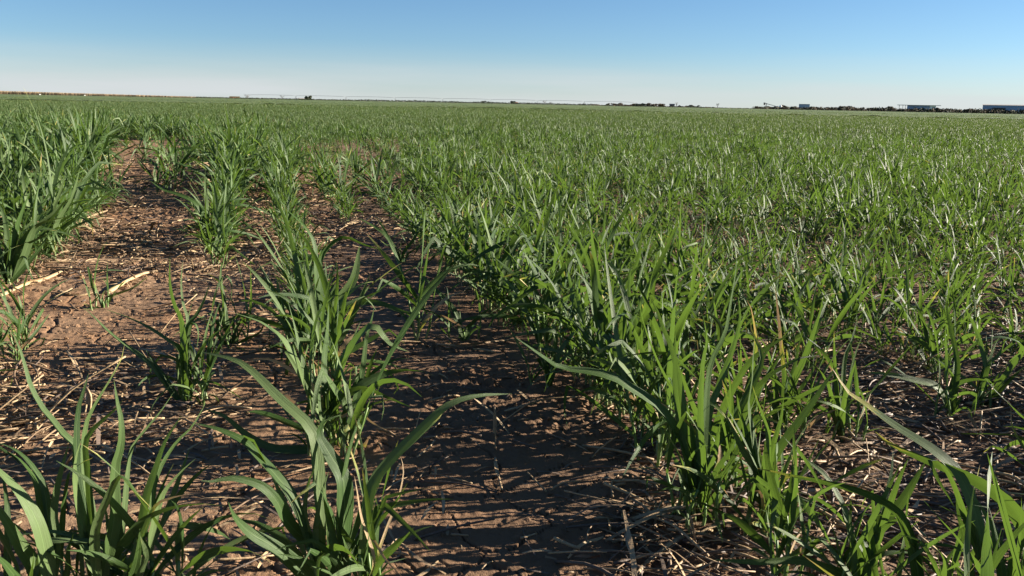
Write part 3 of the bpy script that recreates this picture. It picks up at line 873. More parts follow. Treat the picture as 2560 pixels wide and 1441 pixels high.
def plant_prob(k, px, py, r):
    """how likely a plant stands here; k is the row, (px, py) its foot in the photograph"""
    if py > 1445 or px < -60 or px > 2620:
        if k < 1.5 and py > 1445: return 0.25
        return 0.92
    if k == -2.4: return 0.10 if py > 500 else (0.3 if py > 420 else .8)
    if k == -1.05:
        if py > 640: return 0.03
    if k == 0:
        if py > 1180: return .0
        if py > 860: return .5
        if py > 600: return .95
        return .8 if py > 480 else .9
    if k == 1:
        if py > 560: return 0.03
        if py > 470: return .5
    if k == 2:
        if py > 1180: return 0
        if py > 900: return .9
    if k == 3:
        if py > 1000: return .0
        if py > 900: return .45
    if k == 4 and py > 930: return .08
    if k == 5 and py > 960: return .25
    if k <= -3 and py > 700: return .25
    if py > 340:
        if 265 < px < 500 and py > 352: return .03
        if 665 < px < 900 and 365 < py < 600: return .25 if k != 0 else .85
        if 840 < px < 1120 and 352 < py < 385: return .35
        if 860 < px < 1010 and py > 385: return .3
        if px < 60 and 350 < py < 430: return .2
    if k > 2 and py > 700: return .84
    if k > 1: return .93
    return .92

ROWS = [-1.05, -2.4] + [-3.4 - .9 * i for i in range(14)] + [0, 1] + list(range(2, 60))
sites = []          # x, y, k, px, py, dist
for k in ROWS:
    r = random.Random(int(k * 100) + 5000)
    s_ = -4.0
    while s_ < 14.0:
        s_ += r.uniform(.030, .060)
        q_ = row_point(k, s_)
        p = q_ + PER * r.gauss(0, .012 + .065 * float(sstep(3.4, 5.5, q_[1])))
        x, y = p
        if y < -0.6 or y > 12.0 or abs(x) > 0.62 * max(y, 0) + 1.9: continue
        if math.hypot(x, y) < 0.55: continue
        px, py, dz = project([[x, y, 0]])
        px, py = float(px[0]), float(py[0])
        if dz[0] < .15: px, py = -999, 3000
        if math.hypot(x, y) < 0.95 and py > 1400: 
            if r.random() < .6: continue
        if r.random() > plant_prob(k, px, py, r) - 1.3 * max(0.0, float(vnoise(np.array([x * 2.1]), np.array([y * 1.7]), 223)[0]) - .18): continue
        if min(math.hypot(x - hx, y - hy) for hx, hy in hero_xy) < 0.028: continue
        sites.append((x, y, k, px, py, math.hypot(x, y), r.random()))
def size_for(x, y, k, px, q):
    sz = .60 + .34 * q
    if k <= -1 and y > 1.6: sz *= 1.18
    if k == -1.05 and y > 2.0: sz *= 1.18
    if k <= -3 and y > 3.2: sz *= 1.12
    if k == 0 and y > 1.6: sz *= .82 if y < 2.4 else 1.08
    if k >= 3: sz *= .88
    if k == 2 and y < 2.2: sz *= 1.04
    if k >= 2 and (q * 31) % 1 < .10: sz *= 1.25
    if y > 5: sz *= .92
    sz *= 1 + .75 * float(vnoise(np.array([x * 1.5]), np.array([y * 1.5]), 222)[0])
    return sz
inview = [s_ for s_ in sites if -10 < s_[3] < 2570 and s_[4] < 1500 and s_[1] > .5]
inview.sort(key=lambda s_: s_[5])
N_IND = 300 - len(HEROES)
indiv = inview[:N_IND]
indset = set(id(s_) for s_ in indiv)
rest = [s_ for s_ in sites if id(s_) not in indset]

# row names for the labels
def row_name(k):
    if k <= -3: return {0: 'leftmost visible row', 1: 'second row from the left', 2: 'third row from the left'}.get(int(round((k + 3.4) / -.9)), 'far left rows')
    return {-2.4: 'thin row left of the sunlit bare soil', -1.05: 'left-centre row', 0: 'middle row left of the bare strip',
            1: 'sparse row in the bare centre strip', 2: 'dense row right of the bare strip', 3: 'second row right of the bare strip',
            4: 'third row right of the bare strip', 5: 'fourth row right of the bare strip', 6: 'fifth row right of the bare strip',
            7: 'sixth row right of the bare strip', 8: 'seventh row right of the bare strip', 9: 'eighth row right of the bare strip',
            10: 'ninth row right of the bare strip'}.get(k, 'tenth row right of the bare strip')
ONES = ['zeroth', 'first', 'second', 'third', 'fourth', 'fifth', 'sixth', 'seventh', 'eighth', 'ninth', 'tenth', 'eleventh', 'twelfth', 'thirteenth',
        'fourteenth', 'fifteenth', 'sixteenth', 'seventeenth', 'eighteenth', 'nineteenth']
TENS = {2: 'twent', 3: 'thirt', 4: 'fort', 5: 'fift', 6: 'sixt', 7: 'sevent', 8: 'eight', 9: 'ninet'}
def ordinal(n):
    if n < 20: return ONES[n]
    t, o = divmod(n, 10)
    return TENS[t] + ('ieth' if o == 0 else 'y-' + ONES[o])

# prototypes with every leaf a mesh of its own (nearest plants), and lighter ones (stem + foliage) behind them
def make_detailed(seed, ntill, size):
    pl = grow_plant(seed, ntill, size, lean=(0.04, 0), wscale=1.05)
    root = empty('wheat_plant', (0, 0, 0))
    for stem, leaves in pl:
        mb = MB(); tube(mb, stem, np.linspace(.0021, .0014, len(stem)), 6, lr=leaves[0][5])
        st = link('stem', mb.mesh('stem', [M_STEM]), root)
        for lf in leaves:
            mb = MB(); add_leaf(mb, lf, 4)
            o = link('leaf', mb.mesh('leaf', [M_LEAF]), st)
            if lf[4] > .5: o['label'] = 'withered yellow and tan leaf'
    return root
def make_light(seed, ntill, size, lean=.06):
    pl = grow_plant(seed, ntill, size, lean=(lean, 0), nseg=8)
    root = empty('wheat_plant', (0, 0, 0))
    mb2 = MB()
    for stem, leaves in pl:
        mb = MB(); tube(mb, stem, np.linspace(.0021, .0014, len(stem)), 5, lr=leaves[0][5])
        link('stem', mb.mesh('stem', [M_STEM]), root)
        for lf in leaves: add_leaf(mb2, lf, 3)
    link('foliage', mb2.mesh('foliage', [M_LEAF]), root)
    return root
N_DET = 60
detailed = [make_detailed(300 + i, rng.choice((4, 5, 5, 6)), 1.0) for i in range(10)]
light = [make_light(400 + i, rng.choice((4, 5, 6, 7)), 1.0) for i in range(16)]
leaning = [make_light(450 + i, rng.choice((5, 6, 7)), 1.0, .38) for i in range(8)]
def copy_tree(o, parent=None):
    c = o.copy(); COL.objects.link(c)
    if parent is not None: c.parent = parent
    for ch in list(o.children): copy_tree(ch, c)
    return c
used = set()
order = {}
byrow = {}
for s_ in indiv: byrow.setdefault(row_name(s_[2]), []).append(s_)
for hx, hy in hero_xy:                      # the traced plants count in their rows too
    kh = float(np.dot(np.array([hx, hy]) - G0[:2], PER)) / SP
    kn = min(ROWS, key=lambda k_: abs(k_ - kh))
    if hy > .5: byrow.setdefault(row_name(kn), []).append((hx, hy, kn, 0, 0, 0, 0))
lab = {}
for nm, lst in byrow.items():
    lst.sort(key=lambda s_: s_[1])
    for i, s_ in enumerate(lst): lab[id(s_)] = (nm, i + 1, len(lst))
for i, s_ in enumerate(indiv):
    x, y, k, px, py, d, q = s_
    proto = detailed[i % len(detailed)] if i < N_DET else leaning[i % 8] if k <= -1 else light[i % 16]
    if id(proto) in used: o = copy_tree(proto)
    else: o = proto; used.add(id(proto))
    sz = size_for(x, y, k, px, q)
    o.location = (x, y, gz(x, y) - .003)
    o.rotation_euler = (0, 0, q * 97.0 if k > -1 or i < N_DET else (q - .5) * 1.6)
    o.scale = (sz, sz, sz * (0.92 + .2 * ((q * 7) % 1)))
    nm, n_, tot = lab[id(s_)]
    tone = 'tall' if sz > .92 else ('short' if sz < .68 else 'green')
    tag(o, f"{tone} wheat tuft, {ordinal(n_)} from front in the {nm}", 'wheat plant', 'wheat plants in the drilled rows')

for p in detailed + light + leaning:
    if id(p) not in used:
        for ch in list(p.children_recursive): bpy.data.objects.remove(ch)
        bpy.data.objects.remove(p)

# ------------------------------------------------------------------ the countless rest of the field, instanced
def proto_collection(name, objs_):
    c = bpy.data.collections.new(name)
    for o in objs_: c.objects.link(o)
    return c
def scatter(name, pts, idx, rotz, scl, coll, tilt=None):
    me = bpy.data.meshes.new(name)
    me.vertices.add(len(pts)); me.vertices.foreach_set('co', np.asarray(pts, np.float32).ravel())
    a = me.attributes.new('pick', 'INT', 'POINT'); a.data.foreach_set('value', np.asarray(idx, np.int32))
    rot = np.zeros((len(pts), 3), np.float32); rot[:, 2] = rotz
    if tilt is not None: rot[:, :2] = tilt
    a = me.attributes.new('turn', 'FLOAT_VECTOR', 'POINT'); a.data.foreach_set('vector', rot.ravel())
    a = me.attributes.new('grow', 'FLOAT_VECTOR', 'POINT'); a.data.foreach_set('vector', np.asarray(scl, np.float32).ravel())
    me.update()
    ob = link(name, me)
    ng = bpy.data.node_groups.new(name, 'GeometryNodeTree')
    ng.interface.new_socket('Geometry', in_out='INPUT', socket_type='NodeSocketGeometry')
    ng.interface.new_socket('Geometry', in_out='OUTPUT', socket_type='NodeSocketGeometry')
    gi = ng.nodes.new('NodeGroupInput'); go = ng.nodes.new('NodeGroupOutput')
    ci = ng.nodes.new('GeometryNodeCollectionInfo'); ci.inputs['Collection'].default_value = coll
    ci.inputs['Separate Children'].default_value = True; ci.inputs['Reset Children'].default_value = True
    iop = ng.nodes.new('GeometryNodeInstanceOnPoints'); iop.inputs['Pick Instance'].default_value = True
    def na(nm, typ):
        n = ng.nodes.new('GeometryNodeInputNamedAttribute'); n.data_type = typ; n.inputs['Name'].default_value = nm
        return [o for o in n.outputs if o.enabled and o.name == 'Attribute'][0]
    e2r = ng.nodes.new('FunctionNodeEulerToRotation')
    L = ng.links.new
    L(gi.outputs[0], iop.inputs['Points']); L(ci.outputs[0], iop.inputs['Instance'])
    L(na('pick', 'INT'), iop.inputs['Instance Index'])
    L(na('turn', 'FLOAT_VECTOR'), e2r.inputs[0]); L(e2r.outputs[0], iop.inputs['Rotation'])
    L(na('grow', 'FLOAT_VECTOR'), iop.inputs['Scale'])
    L(iop.outputs[0], go.inputs[0])
    md = ob.modifiers.new('scatter', 'NODES'); md.node_group = ng
    return ob

def tuft_mesh(name, seed, ntill, nseg, cross, wscale=1.0, mat=None):
    pl = grow_plant(seed, ntill, 1.0, nseg=nseg, lean=(.06, 0), wscale=wscale)
    mb = MB()
    for stem, leaves in pl:
        tube(mb, stem[::2], np.linspace(.002, .0015, len(stem[::2])), 4, 1, lr=.5, cap=False)
        for lf in leaves: add_leaf(mb, lf, cross)
    return mb.mesh(name, [mat or M_LEAF, M_STEM])
near_protos = [bpy.data.objects.new(f'tuft_{i:02d}', tuft_mesh('tuft', 700 + i, rng.choice((2, 4, 5, 6, 7)), 7, 2, 1.05)) for i in range(24)]
c_near = proto_collection('tuft_shapes', near_protos)
pts = np.array([(s_[0], s_[1], 0) for s_ in rest])
pts[:, 2] = terrain(pts[:, 0], pts[:, 1]) * sstep(13, 9, np.hypot(pts[:, 0], pts[:, 1])) - .003
sc = np.array([size_for(s_[0], s_[1], s_[2], s_[3], s_[6]) for s_ in rest])
sc3 = np.stack([sc, sc, sc * nrg.uniform(.85, 1.15, len(sc))], 1)
o = scatter('wheat_field', pts, nrg.integers(0, 24, len(pts)), nrg.uniform(0, 6.28, len(pts)), sc3, c_near)
tag(o, 'green field of young wheat filling everything behind the nearest plants', 'wheat field', kind='stuff')

# 12 m to 40 m: half-metre lengths of row; beyond: low square patches
def row_patch(seed, length, nplant, nrows, nleaf_seg, wscale):
    r = random.Random(seed); mb = MB()
    for rw in range(nrows):
        for i in range(nplant):
            if r.random() < .06: continue
            ox = (rw - (nrows - 1) / 2) * SP + r.gauss(0, .055)
            oy = (i + r.random()) / nplant * length - length / 2
            sz = r.uniform(.55, .85)
            for stem, leaves in grow_plant(r.random(), r.choice((2, 3)), sz, nseg=nleaf_seg, wscale=wscale):
                for lf in leaves[1:]:
                    P = lf[0] + np.array([ox, oy, 0])
                    blade(mb, P, lf[1], lf[2], lf[3], lf[6], 1, lf[5], lf[4])
    return mb.mesh('row_patch', [M_FAR])
mid_protos = [bpy.data.objects.new(f'row_piece_{i:02d}', row_patch(800 + i, .6, 13, 1, 5, 1.25)) for i in range(8)]
c_mid = proto_collection('row_shapes', mid_protos)
ROWANG = math.atan2(-DIR[0], DIR[1])
P_, S_ = [], []
for k in range(-140, 260):
    kk = k if k >= -1 else -1.05 + .9 * (k + 1)
    for s_ in np.arange(0, 52, .6):
        x, y = row_point(kk, s_ + .13 * (k % 3))
        if y < 11.9 or y > 36 or abs(x) > .60 * y + 1.0: continue
        h = vnoise(np.array([x * .25]), np.array([y * .25]), 77)[0]
        if rng.random() < .03: continue
        P_.append((x, y, 0)); S_.append(.98 + .28 * h)
S_ = np.array(S_)
o = scatter('wheat_field_middle', P_, nrg.integers(0, 8, len(P_)), np.where(nrg.random(len(P_)) < .5, ROWANG, ROWANG + math.pi), np.stack([S_] * 3, 1), c_mid)
tag(o, 'middle distance of the wheat field where rows close into one green cover', 'wheat field', kind='stuff')
far_protos = [bpy.data.objects.new(f'field_piece_{i:02d}', row_patch(900 + i, 1.74, 14, 8, 4, 2.4)) for i in range(4)]
c_far = proto_collection('patch_shapes', far_protos)
P_, S_ = [], []
st = 1.74
for i in range(-80, 81):
    for j in range(0, 75):
        q = DIR * (j * st) + PER * (i * st)
        x, y = q
        if y < 35 or y > 110 or abs(x) > .60 * y + 2: continue
        P_.append((x, y, 0)); S_.append(1 + .25 * vnoise(np.array([x * .07]), np.array([y * .07]), 78)[0])
S_ = np.array(S_)
o = scatter('wheat_field_distance', P_, nrg.integers(0, 4, len(P_)), ROWANG + math.pi * nrg.integers(0, 2, len(P_)), np.stack([S_ * 0 + 1, S_ * 0 + 1, S_], 1), c_far)
tag(o, 'far green wheat field thinning to a smooth band below the horizon', 'wheat field', kind='stuff')

def canopy_material():
    m, nt, out = new_mat('wheat_canopy')
    geo = N(nt, 'ShaderNodeNewGeometry').outputs['Position']
    n1 = N(nt, 'ShaderNodeTexNoise', {'Vector': geo, 'Scale': 0.02, 'Detail': 4.0}).outputs[0]
    n2 = N(nt, 'ShaderNodeTexNoise', {'Vector': geo, 'Scale': 1.5, 'Detail': 6.0, 'Roughness': .8}).outputs[0]
    c = mixc(nt, ramp01(nt, .35, .65, n1), (0.066, 0.104, 0.034), (0.080, 0.118, 0.044))
    c = mixc(nt, ramp01(nt, .35, .7, n2), c, (0.115, 0.145, 0.058))
    p = N(nt, 'ShaderNodeBsdfPrincipled', {'Base Color': c, 'Roughness': .8, 'Specular IOR Level': .2, 'Normal': bump(nt, n2, .25, 1.0)})
    nt.links.new(p.outputs[0], out.inputs[0])
    return m
M_CAN = canopy_material()
def canopy():
    mb = MB()
    r = np.geomspace(60, 760, 130); a = np.linspace(R(-45), R(45), 500)
    rr, aa = np.meshgrid(r, a, indexing='ij')
    X, Y = rr * np.sin(aa), rr * np.cos(aa)
    Z = .13 + .10 * (vnoise(X * .9, Y * .9, 90) + .5 * vnoise(X * 3, Y * 3, 91)) * sstep(760, 200, rr) + .05 * sstep(90, 160, rr)
    k = len(a)
    i, j = np.meshgrid(np.arange(len(r) - 1), np.arange(k - 1), indexing='ij')
    b = (i * k + j).ravel()
    Q = np.stack([b, b + 1, b + k + 1, b + k], 1)[:, ::-1]
    mb.add(np.stack([X, Y, Z], -1).reshape(-1, 3), list(Q))
    return tag(link('wheat_canopy', mb.mesh('wheat_canopy', [M_CAN])), 'smooth green band of wheat just below the horizon', 'wheat field', kind='stuff')
canopy()

# ------------------------------------------------------------------ straw litter, clods, flakes
def in_frame_ground(n, ymax=7.0, seed=0, power=1.6):
    g = np.random.default_rng(seed)
    y = 0.45 + (ymax - .45) * g.random(n) ** power
    x = (g.random(n) * 2 - 1) * (.66 * y + .35)
    return x, y
def litter():
    mb = MB(); g = np.random.default_rng(5); r = random.Random(5)
    x, y = in_frame_ground(52000, 6.5, 51, 1.45)
    px, py, _ = project(np.stack([x, y, x * 0], 1))
    dens = .10 + .40 * sstep(0, .5, vnoise(x * 3, y * 3, 71) + .15)
    dens *= 1 - .7 * ((px < 450) & (py > 690) & (py < 910))
    dens *= 1 - .8 * ((px > 820) & (px < 1560) & (py > 640))
    dens += .75 * sstep(1450, 1750, px + .15 * (py - 900)) * (.3 + .7 * sstep(700, 900, py))                  # thick mulch on the right
    dens += .9 * np.exp(-((py - 650) / 55) ** 2) * (px < 760)                # the band by the left row
    dens += .95 * np.exp(-((py - 1050) / 110) ** 2) * (px < 600)
    dens += .35 * ((py < 600) & (px < 1100))
    keep = g.random(len(x)) < dens
    x, y, px, py = x[keep], y[keep], px[keep], py[keep]
    z = terrain(x, y)
    for i in range(len(x)):
        a = r.gauss(0.0, .75) if r.random() < .7 else r.uniform(0, 3.14)
        L = .010 + .055 * r.random() ** 2.2 if r.random() < .85 else r.uniform(.05, .13)
        w = r.uniform(.0007, .0022) * (1 if y[i] < 2.5 else 1.5)
        d = np.array([math.cos(a), math.sin(a), r.gauss(0, .12)])
        if r.random() < .06: d[2] += r.uniform(.2, .8)
        c = np.array([x[i], y[i], z[i] + .0015 + abs(r.gauss(0, .003)) + abs(d[2]) * L * .4])
        bow = np.array([r.gauss(0, .04) * L, r.gauss(0, .04) * L, abs(r.gauss(0, .05)) * L])
        P = [c - d * L / 2, c + bow, c + d * L / 2]
        P = resample(P, 4 if L < .04 else 7)
        tone = r.random() ** .9 * min(1.0, .35 + L / .03); dk = 1.0 if r.random() < (.25 if px[i] < 1300 else .5) else r.random() * .2
        if r.random() < .45:
            s_ = np.array([-d[1], d[0], r.gauss(0, .5)])
            us = w * r.uniform(.8, 1.8)
            T = s_ / np.linalg.norm(s_)
            n = len(P); tp = (np.sin(np.linspace(.25, 2.9, n)) ** .6)[:, None]; V = np.concatenate([P - T * us * tp, P + T * us * tp * r.uniform(.3, 1)])
            nz = np.array([r.gauss(0, .0006) for _ in range(n)])
            V[:n, 2] += nz
            mb.add(V, [(j, j + 1, n + j + 1, n + j) for j in range(n - 1)], 0, lr=tone, dr=dk, v=np.tile(np.linspace(0, 1, n), 2))
        else:
            tube(mb, P, w * np.linspace(1, r.uniform(.5, 1), len(P)), 5, 0, lr=tone, dr=dk)
    return tag(link('straw_litter', mb.mesh('straw_litter', [M_STRAW])), 'countless short bits of dry straw scattered over the soil', 'straw', kind='stuff')
litter()

def rock_protos():
    out = []
    for i in range(12):
        g = np.random.default_rng(600 + i)
        n, m_ = 7, 9
        V = []; flat = g.uniform(.25, .7)
        for a in range(n + 1):
            th = math.pi * a / n
            for b in range(m_):
                ph = 2 * math.pi * b / m_
                rr = 1 + g.normal(0, .17)
                V.append((rr * math.sin(th) * math.cos(ph) * g.uniform(.85, 1.15), rr * math.sin(th) * math.sin(ph) * .8, rr * math.cos(th) * flat))
        Fc = [(a * m_ + b, a * m_ + (b + 1) % m_, (a + 1) * m_ + (b + 1) % m_, (a + 1) * m_ + b) for a in range(n) for b in range(m_)]
        mb = MB(); mb.add(V, Fc)
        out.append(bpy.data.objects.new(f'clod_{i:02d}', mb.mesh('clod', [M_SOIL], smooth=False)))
    return out
c_rock = proto_collection('clod_shapes', rock_protos())
x, y = in_frame_ground(70000, 8.0, 61, 1.6)
g = np.random.default_rng(9)
keep = g.random(len(x)) < (.15 + .85 * sstep(-.1, .3, vnoise(x * 4, y * 4, 81))) * (.55 + .45 * sstep(1.2, 2.4, y))
x, y = x[keep], y[keep]
big = g.random(len(x)) ** 6
s_ = .0012 + .0035 * g.random(len(x)) ** 2 + .011 * big * sstep(1.0, 3.5, y)
z = terrain(x, y) + s_ * .15
o = scatter('soil_clods', np.stack([x, y, z], 1), g.integers(0, 12, len(x)), g.uniform(0, 6.28, len(x)), np.stack([s_] * 3, 1), c_rock, g.normal(0, .5, (len(x), 2)))
tag(o, 'crumbs and clods of red-brown soil lying on the bare ground', 'soil clods', kind='stuff')

# single straws one can point to
STRAWS = [
 ([(0,748),(60,722),(110,704),(180,670)],13,.9,"thick pale straw lying at the left edge beside the leafy plant"),
 ([(148,734),(190,739),(240,735)],10,.95,"short pale straw just right of the crossing straws at left"),
 ([(268,735),(310,712),(360,690),(378,686)],15,.95,"broad pale split straw lying across sunlit soil above the tiny seedling"),
 ([(140,628),(240,628),(330,627),(430,622)],9,.8,"long straw lying level in front of the left-centre row"),
 ([(400,622),(470,621),(510,619)],9,1.0,"bright straw end lying against the feet of the left-centre plants"),
 ([(550,616),(580,617)],10,1.0,"short bright straw chip between the feet of the left-centre plants"),
 ([(168,884),(188,916),(207,956)],7,.65,"reddish straw sloping down right on the litter above the bottom left plant"),
 ([(215,965),(228,1000),(222,1050)],10,.6,"weathered straw standing behind the bottom left plant"),
 ([(0,1056),(50,1053),(112,1052)],13,.8,"pale flat straw lying level at the left edge"),
 ([(1236,1018),(1240,1060),(1238,1110),(1240,1128)],8,.5,"dark ribbed straw standing in the centre of the bare soil"),
 ([(1238,1150),(1244,1190),(1255,1228)],7,.55,"weathered straw pointing towards the viewer in the bare centre strip"),
 ([(1262,1030),(1330,1018),(1370,1012),(1430,1008),(1480,1004)],8,.85,"long pale straw lying level at the back of the shaded litter patch"),
 ([(1250,1076),(1290,1062),(1330,1052)],8,.6,"short forked straw right of the dark standing one"),
 ([(1130,1098),(1138,1070),(1150,1040)],6,.3,"thin dark straw left of the standing straw in the bare strip"),
 ([(1525,1200),(1515,1160),(1533,1140)],10,.6,"broken straw stub left of the right-hand row"),
 ([(1580,1441),(1640,1395),(1700,1360),(1750,1342)],12,.75,"pale straw running up to the foot of the right-hand row at the bottom"),
 ([(1720,1340),(1800,1370),(1880,1400),(1960,1441)],12,.6,"long brown straw sloping down right past the nearest right-hand plant"),
 ([(1610,1441),(1614,1400),(1617,1370)],13,.7,"stubby pale straw upright at the bottom edge"),
 ([(1725,1290),(1735,1340),(1742,1375)],10,.5,"ribbed straw stub in front of the second right-hand plant"),
 ([(2003,1404),(2060,1385),(2118,1370)],11,.7,"thick straw lying in front of the bright plant at the bottom right"),
 ([(2115,1262),(2150,1264),(2172,1266)],11,.95,"bright straw chip below the long blade at lower right"),
 ([(2096,1165),(2140,1170),(2175,1180)],7,.7,"pale sliver of straw on the dark litter between the right-hand plants"),
 ([(2480,1160),(2520,1130),(2545,1110)],9,.9,"pale splintered straw near the right edge"),
 ([(2200,950),(2230,985),(2278,1022)],6,.7,"thin reddish straw sloping across the litter patch at right"),
 ([(2420,1015),(2470,1010),(2520,1006)],12,.9,"pale crumpled straw at the foot of the plants by the right edge"),
 ([(1090,872),(1160,874),(1230,862),(1290,855)],9,.45,"long grey straw lying level behind the lone plant of the centre gap"),
 ([(905,560),(870,575),(848,585)],5,.8,"pale straw far back in the bare soil beyond the middle row"),
 ([(490,1082),(530,1055),(560,1030)],9,.5,"brown straw leaning right of the upright dark plant"),
]
for i, (pp, w, tone, label) in enumerate(STRAWS):
    P = np.array([ground_at(*p) for p in pp])
    stand = 'standing' in label or 'upright' in label or 'stub' in label
    for q in P: q[2] = gz(q[0], q[1]) + .004
    if stand:
        b0 = ground_at(*pp[-1])
        P = np.array([at(p[0], p[1], b0[1] + .012 * (len(pp) - 1 - j) / len(pp)) for j, p in enumerate(pp)])
    depth = np.linalg.norm(P.mean(0) - np.array([0, 0, CAM_H]))
    rad = max(.0011, .5 * w * depth / F)
    c0 = P[0].copy(); C = resample(P - c0, 16)
    t = np.linspace(0, 1, 16)
    C[:, 2] += .0025 * np.sin(t * 3.1)
    rr = rad * (1 - .25 * t) * (1 + .10 * np.sin(t * 40 + i)); rr[5] *= 1.25
    mb = MB()
    tube(mb, C, rr, 8, 0, flat=.55, lr=tone, dr=0.15 * (1 - tone))
    # a split sheath strip peeling from the straw
    s_ = np.cross(C[8] - C[6], [0, 0, 1]); s_ /= np.linalg.norm(s_) + 1e-9
    Q = C[3:11] + s_ * rad * 1.2 + np.array([0, 0, rad * .5])
    V = np.concatenate([Q - s_ * rad * .8, Q + s_ * rad * .6 + np.array([0, 0, rad * .8])]); n = len(Q)
    mb.add(V, [(j, j + 1, n + j + 1, n + j) for j in range(n - 1)], 0, lr=min(1, tone + .1), dr=0, v=np.tile(np.linspace(0, 1, n), 2))
    o = link('straw', mb.mesh('straw', [M_STRAW])); o.location = c0
    tag(o, label, 'straw', 'larger straws on the soil')

# ------------------------------------------------------------------ along the horizon
def hpt(x, D):
    """ground point at distance D in the direction of photograph column x, and metres per pixel there"""
    d = ray(x, HORIZON + (x - CX) * math.tan(ROLL)); a = math.atan2(d[0], d[1])
    return np.array([D * math.sin(a), D * math.cos(a), 0.0]), D * math.cos(a) / math.cos(PITCH) / F * .985, a
def leaf_cloud(mb, c, s, n, r, size, mat=0, low=False):
    """loose faces spread through a lumpy ellipsoid"""
    lumps = [(np.array([r.uniform(-.7, .7), r.uniform(-.7, .7), r.uniform(-.6, .6)]), r.uniform(.35, .6)) for _ in range(7)]
    for _ in range(n):
        lc, lr_ = r.choice(lumps)
        d = np.array([r.gauss(0, 1), r.gauss(0, 1), r.gauss(0, 1)]); d /= np.linalg.norm(d) + 1e-9
        p = (lc + d * lr_ * r.random() ** .4) * np.array(s) + np.array(c)
        p[2] = max(p[2], .02)
        a = np.array([r.gauss(0, 1), r.gauss(0, 1), r.gauss(0, 1)]); a /= np.linalg.norm(a)
        b = np.cross(a, d); b /= np.linalg.norm(b) + 1e-9
        k = size * r.uniform(.5, 1.3)
        mb.add([p - a * k, p - b * k * .6, p + a * k, p + b * k * .6], [(0, 1, 2, 3)], mat)
def bush(x0, x1, hpx, D, mat, label, name='bush', seed=1, lift=0.0, group='bushes along the horizon'):
    c, mpp, a = hpt((x0 + x1) / 2, D)
    W = (x1 - x0) * mpp; Hh = (hpx * 1.12 + 1.5) * mpp
    r = random.Random(seed)
    root = empty(name, c)
    mb = MB(); n = int(min(2600, 260 + 60 * (x1 - x0)))
    k = max(1, int((x1 - x0) / max(hpx, 3) / 1.6))
    for i in range(k):
        f = (i + .5) / k - .5
        hh = Hh * r.uniform(.72, 1.0)
        leaf_cloud(mb, (f * W * math.cos(a), -f * W * math.sin(a), hh * .45), (W / k * .62, W / k * .6 + .8, hh * .52), n // k, r, Hh * .11)
    link('foliage', mb.mesh('foliage', [mat]), root)
    mb = MB()
    for i in range(max(1, k)):
        f = (i + .5) / k - .5
        tube(mb, [(f * W * math.cos(a), -f * W * math.sin(a), -.1), (f * W * math.cos(a), -f * W * math.sin(a), Hh * .5)], [.12, .05], 6)
    link('trunk', mb.mesh('trunk', [M_BARK]), root)
    return tag(root, label, 'bush' if name == 'bush' else 'tree', group)
def bare_tree(x, wpx, hpx, D, label, seed=3, leafy=0, group='small trees along the horizon'):
    c, mpp, a = hpt(x, D); Hh = hpx * mpp; W = wpx * mpp
    r = random.Random(seed)
    root = empty('tree', c)
    mb = MB(); mc = MB()
    tube(mb, [(0, 0, -.1), (.1, 0, Hh * .25), (0, .1, Hh * .45)], [Hh * .035, Hh * .03, Hh * .022], 7)
    for i in range(15):
        az = r.uniform(0, 6.28); z0 = Hh * r.uniform(.2, .45); ln = r.uniform(.5, 1)
        e = np.array([math.cos(az) * W * .5 * ln, math.sin(az) * W * .5 * ln, z0 + (Hh - z0) * r.uniform(.5, 1)])
        m_ = np.array([e[0] * .45, e[1] * .45, z0 + (e[2] - z0) * .6])
        tube(mb, [(0, 0, z0), m_, e], [Hh * .014, Hh * .008, Hh * .003], 4)
        for j in range(4):
            e2 = m_ + (e - m_) * r.uniform(.1, 1) ; e3 = e2 + np.array([r.gauss(0, 1) * W * .12, r.gauss(0, 1) * W * .12, r.uniform(.02, .15) * Hh])
            tube(mc, [e2, e3], [Hh * .005, Hh * .002], 3)
        if leafy: leaf_cloud(mc, e, (W * .13, W * .13, Hh * .1), leafy, r, Hh * .03, 1)
    link('trunk', mb.mesh('trunk', [M_BARK]), root)
    link('crown', mc.mesh('crown', [M_BARK, M_FOL]), root)
    return tag(root, label, 'tree', group)

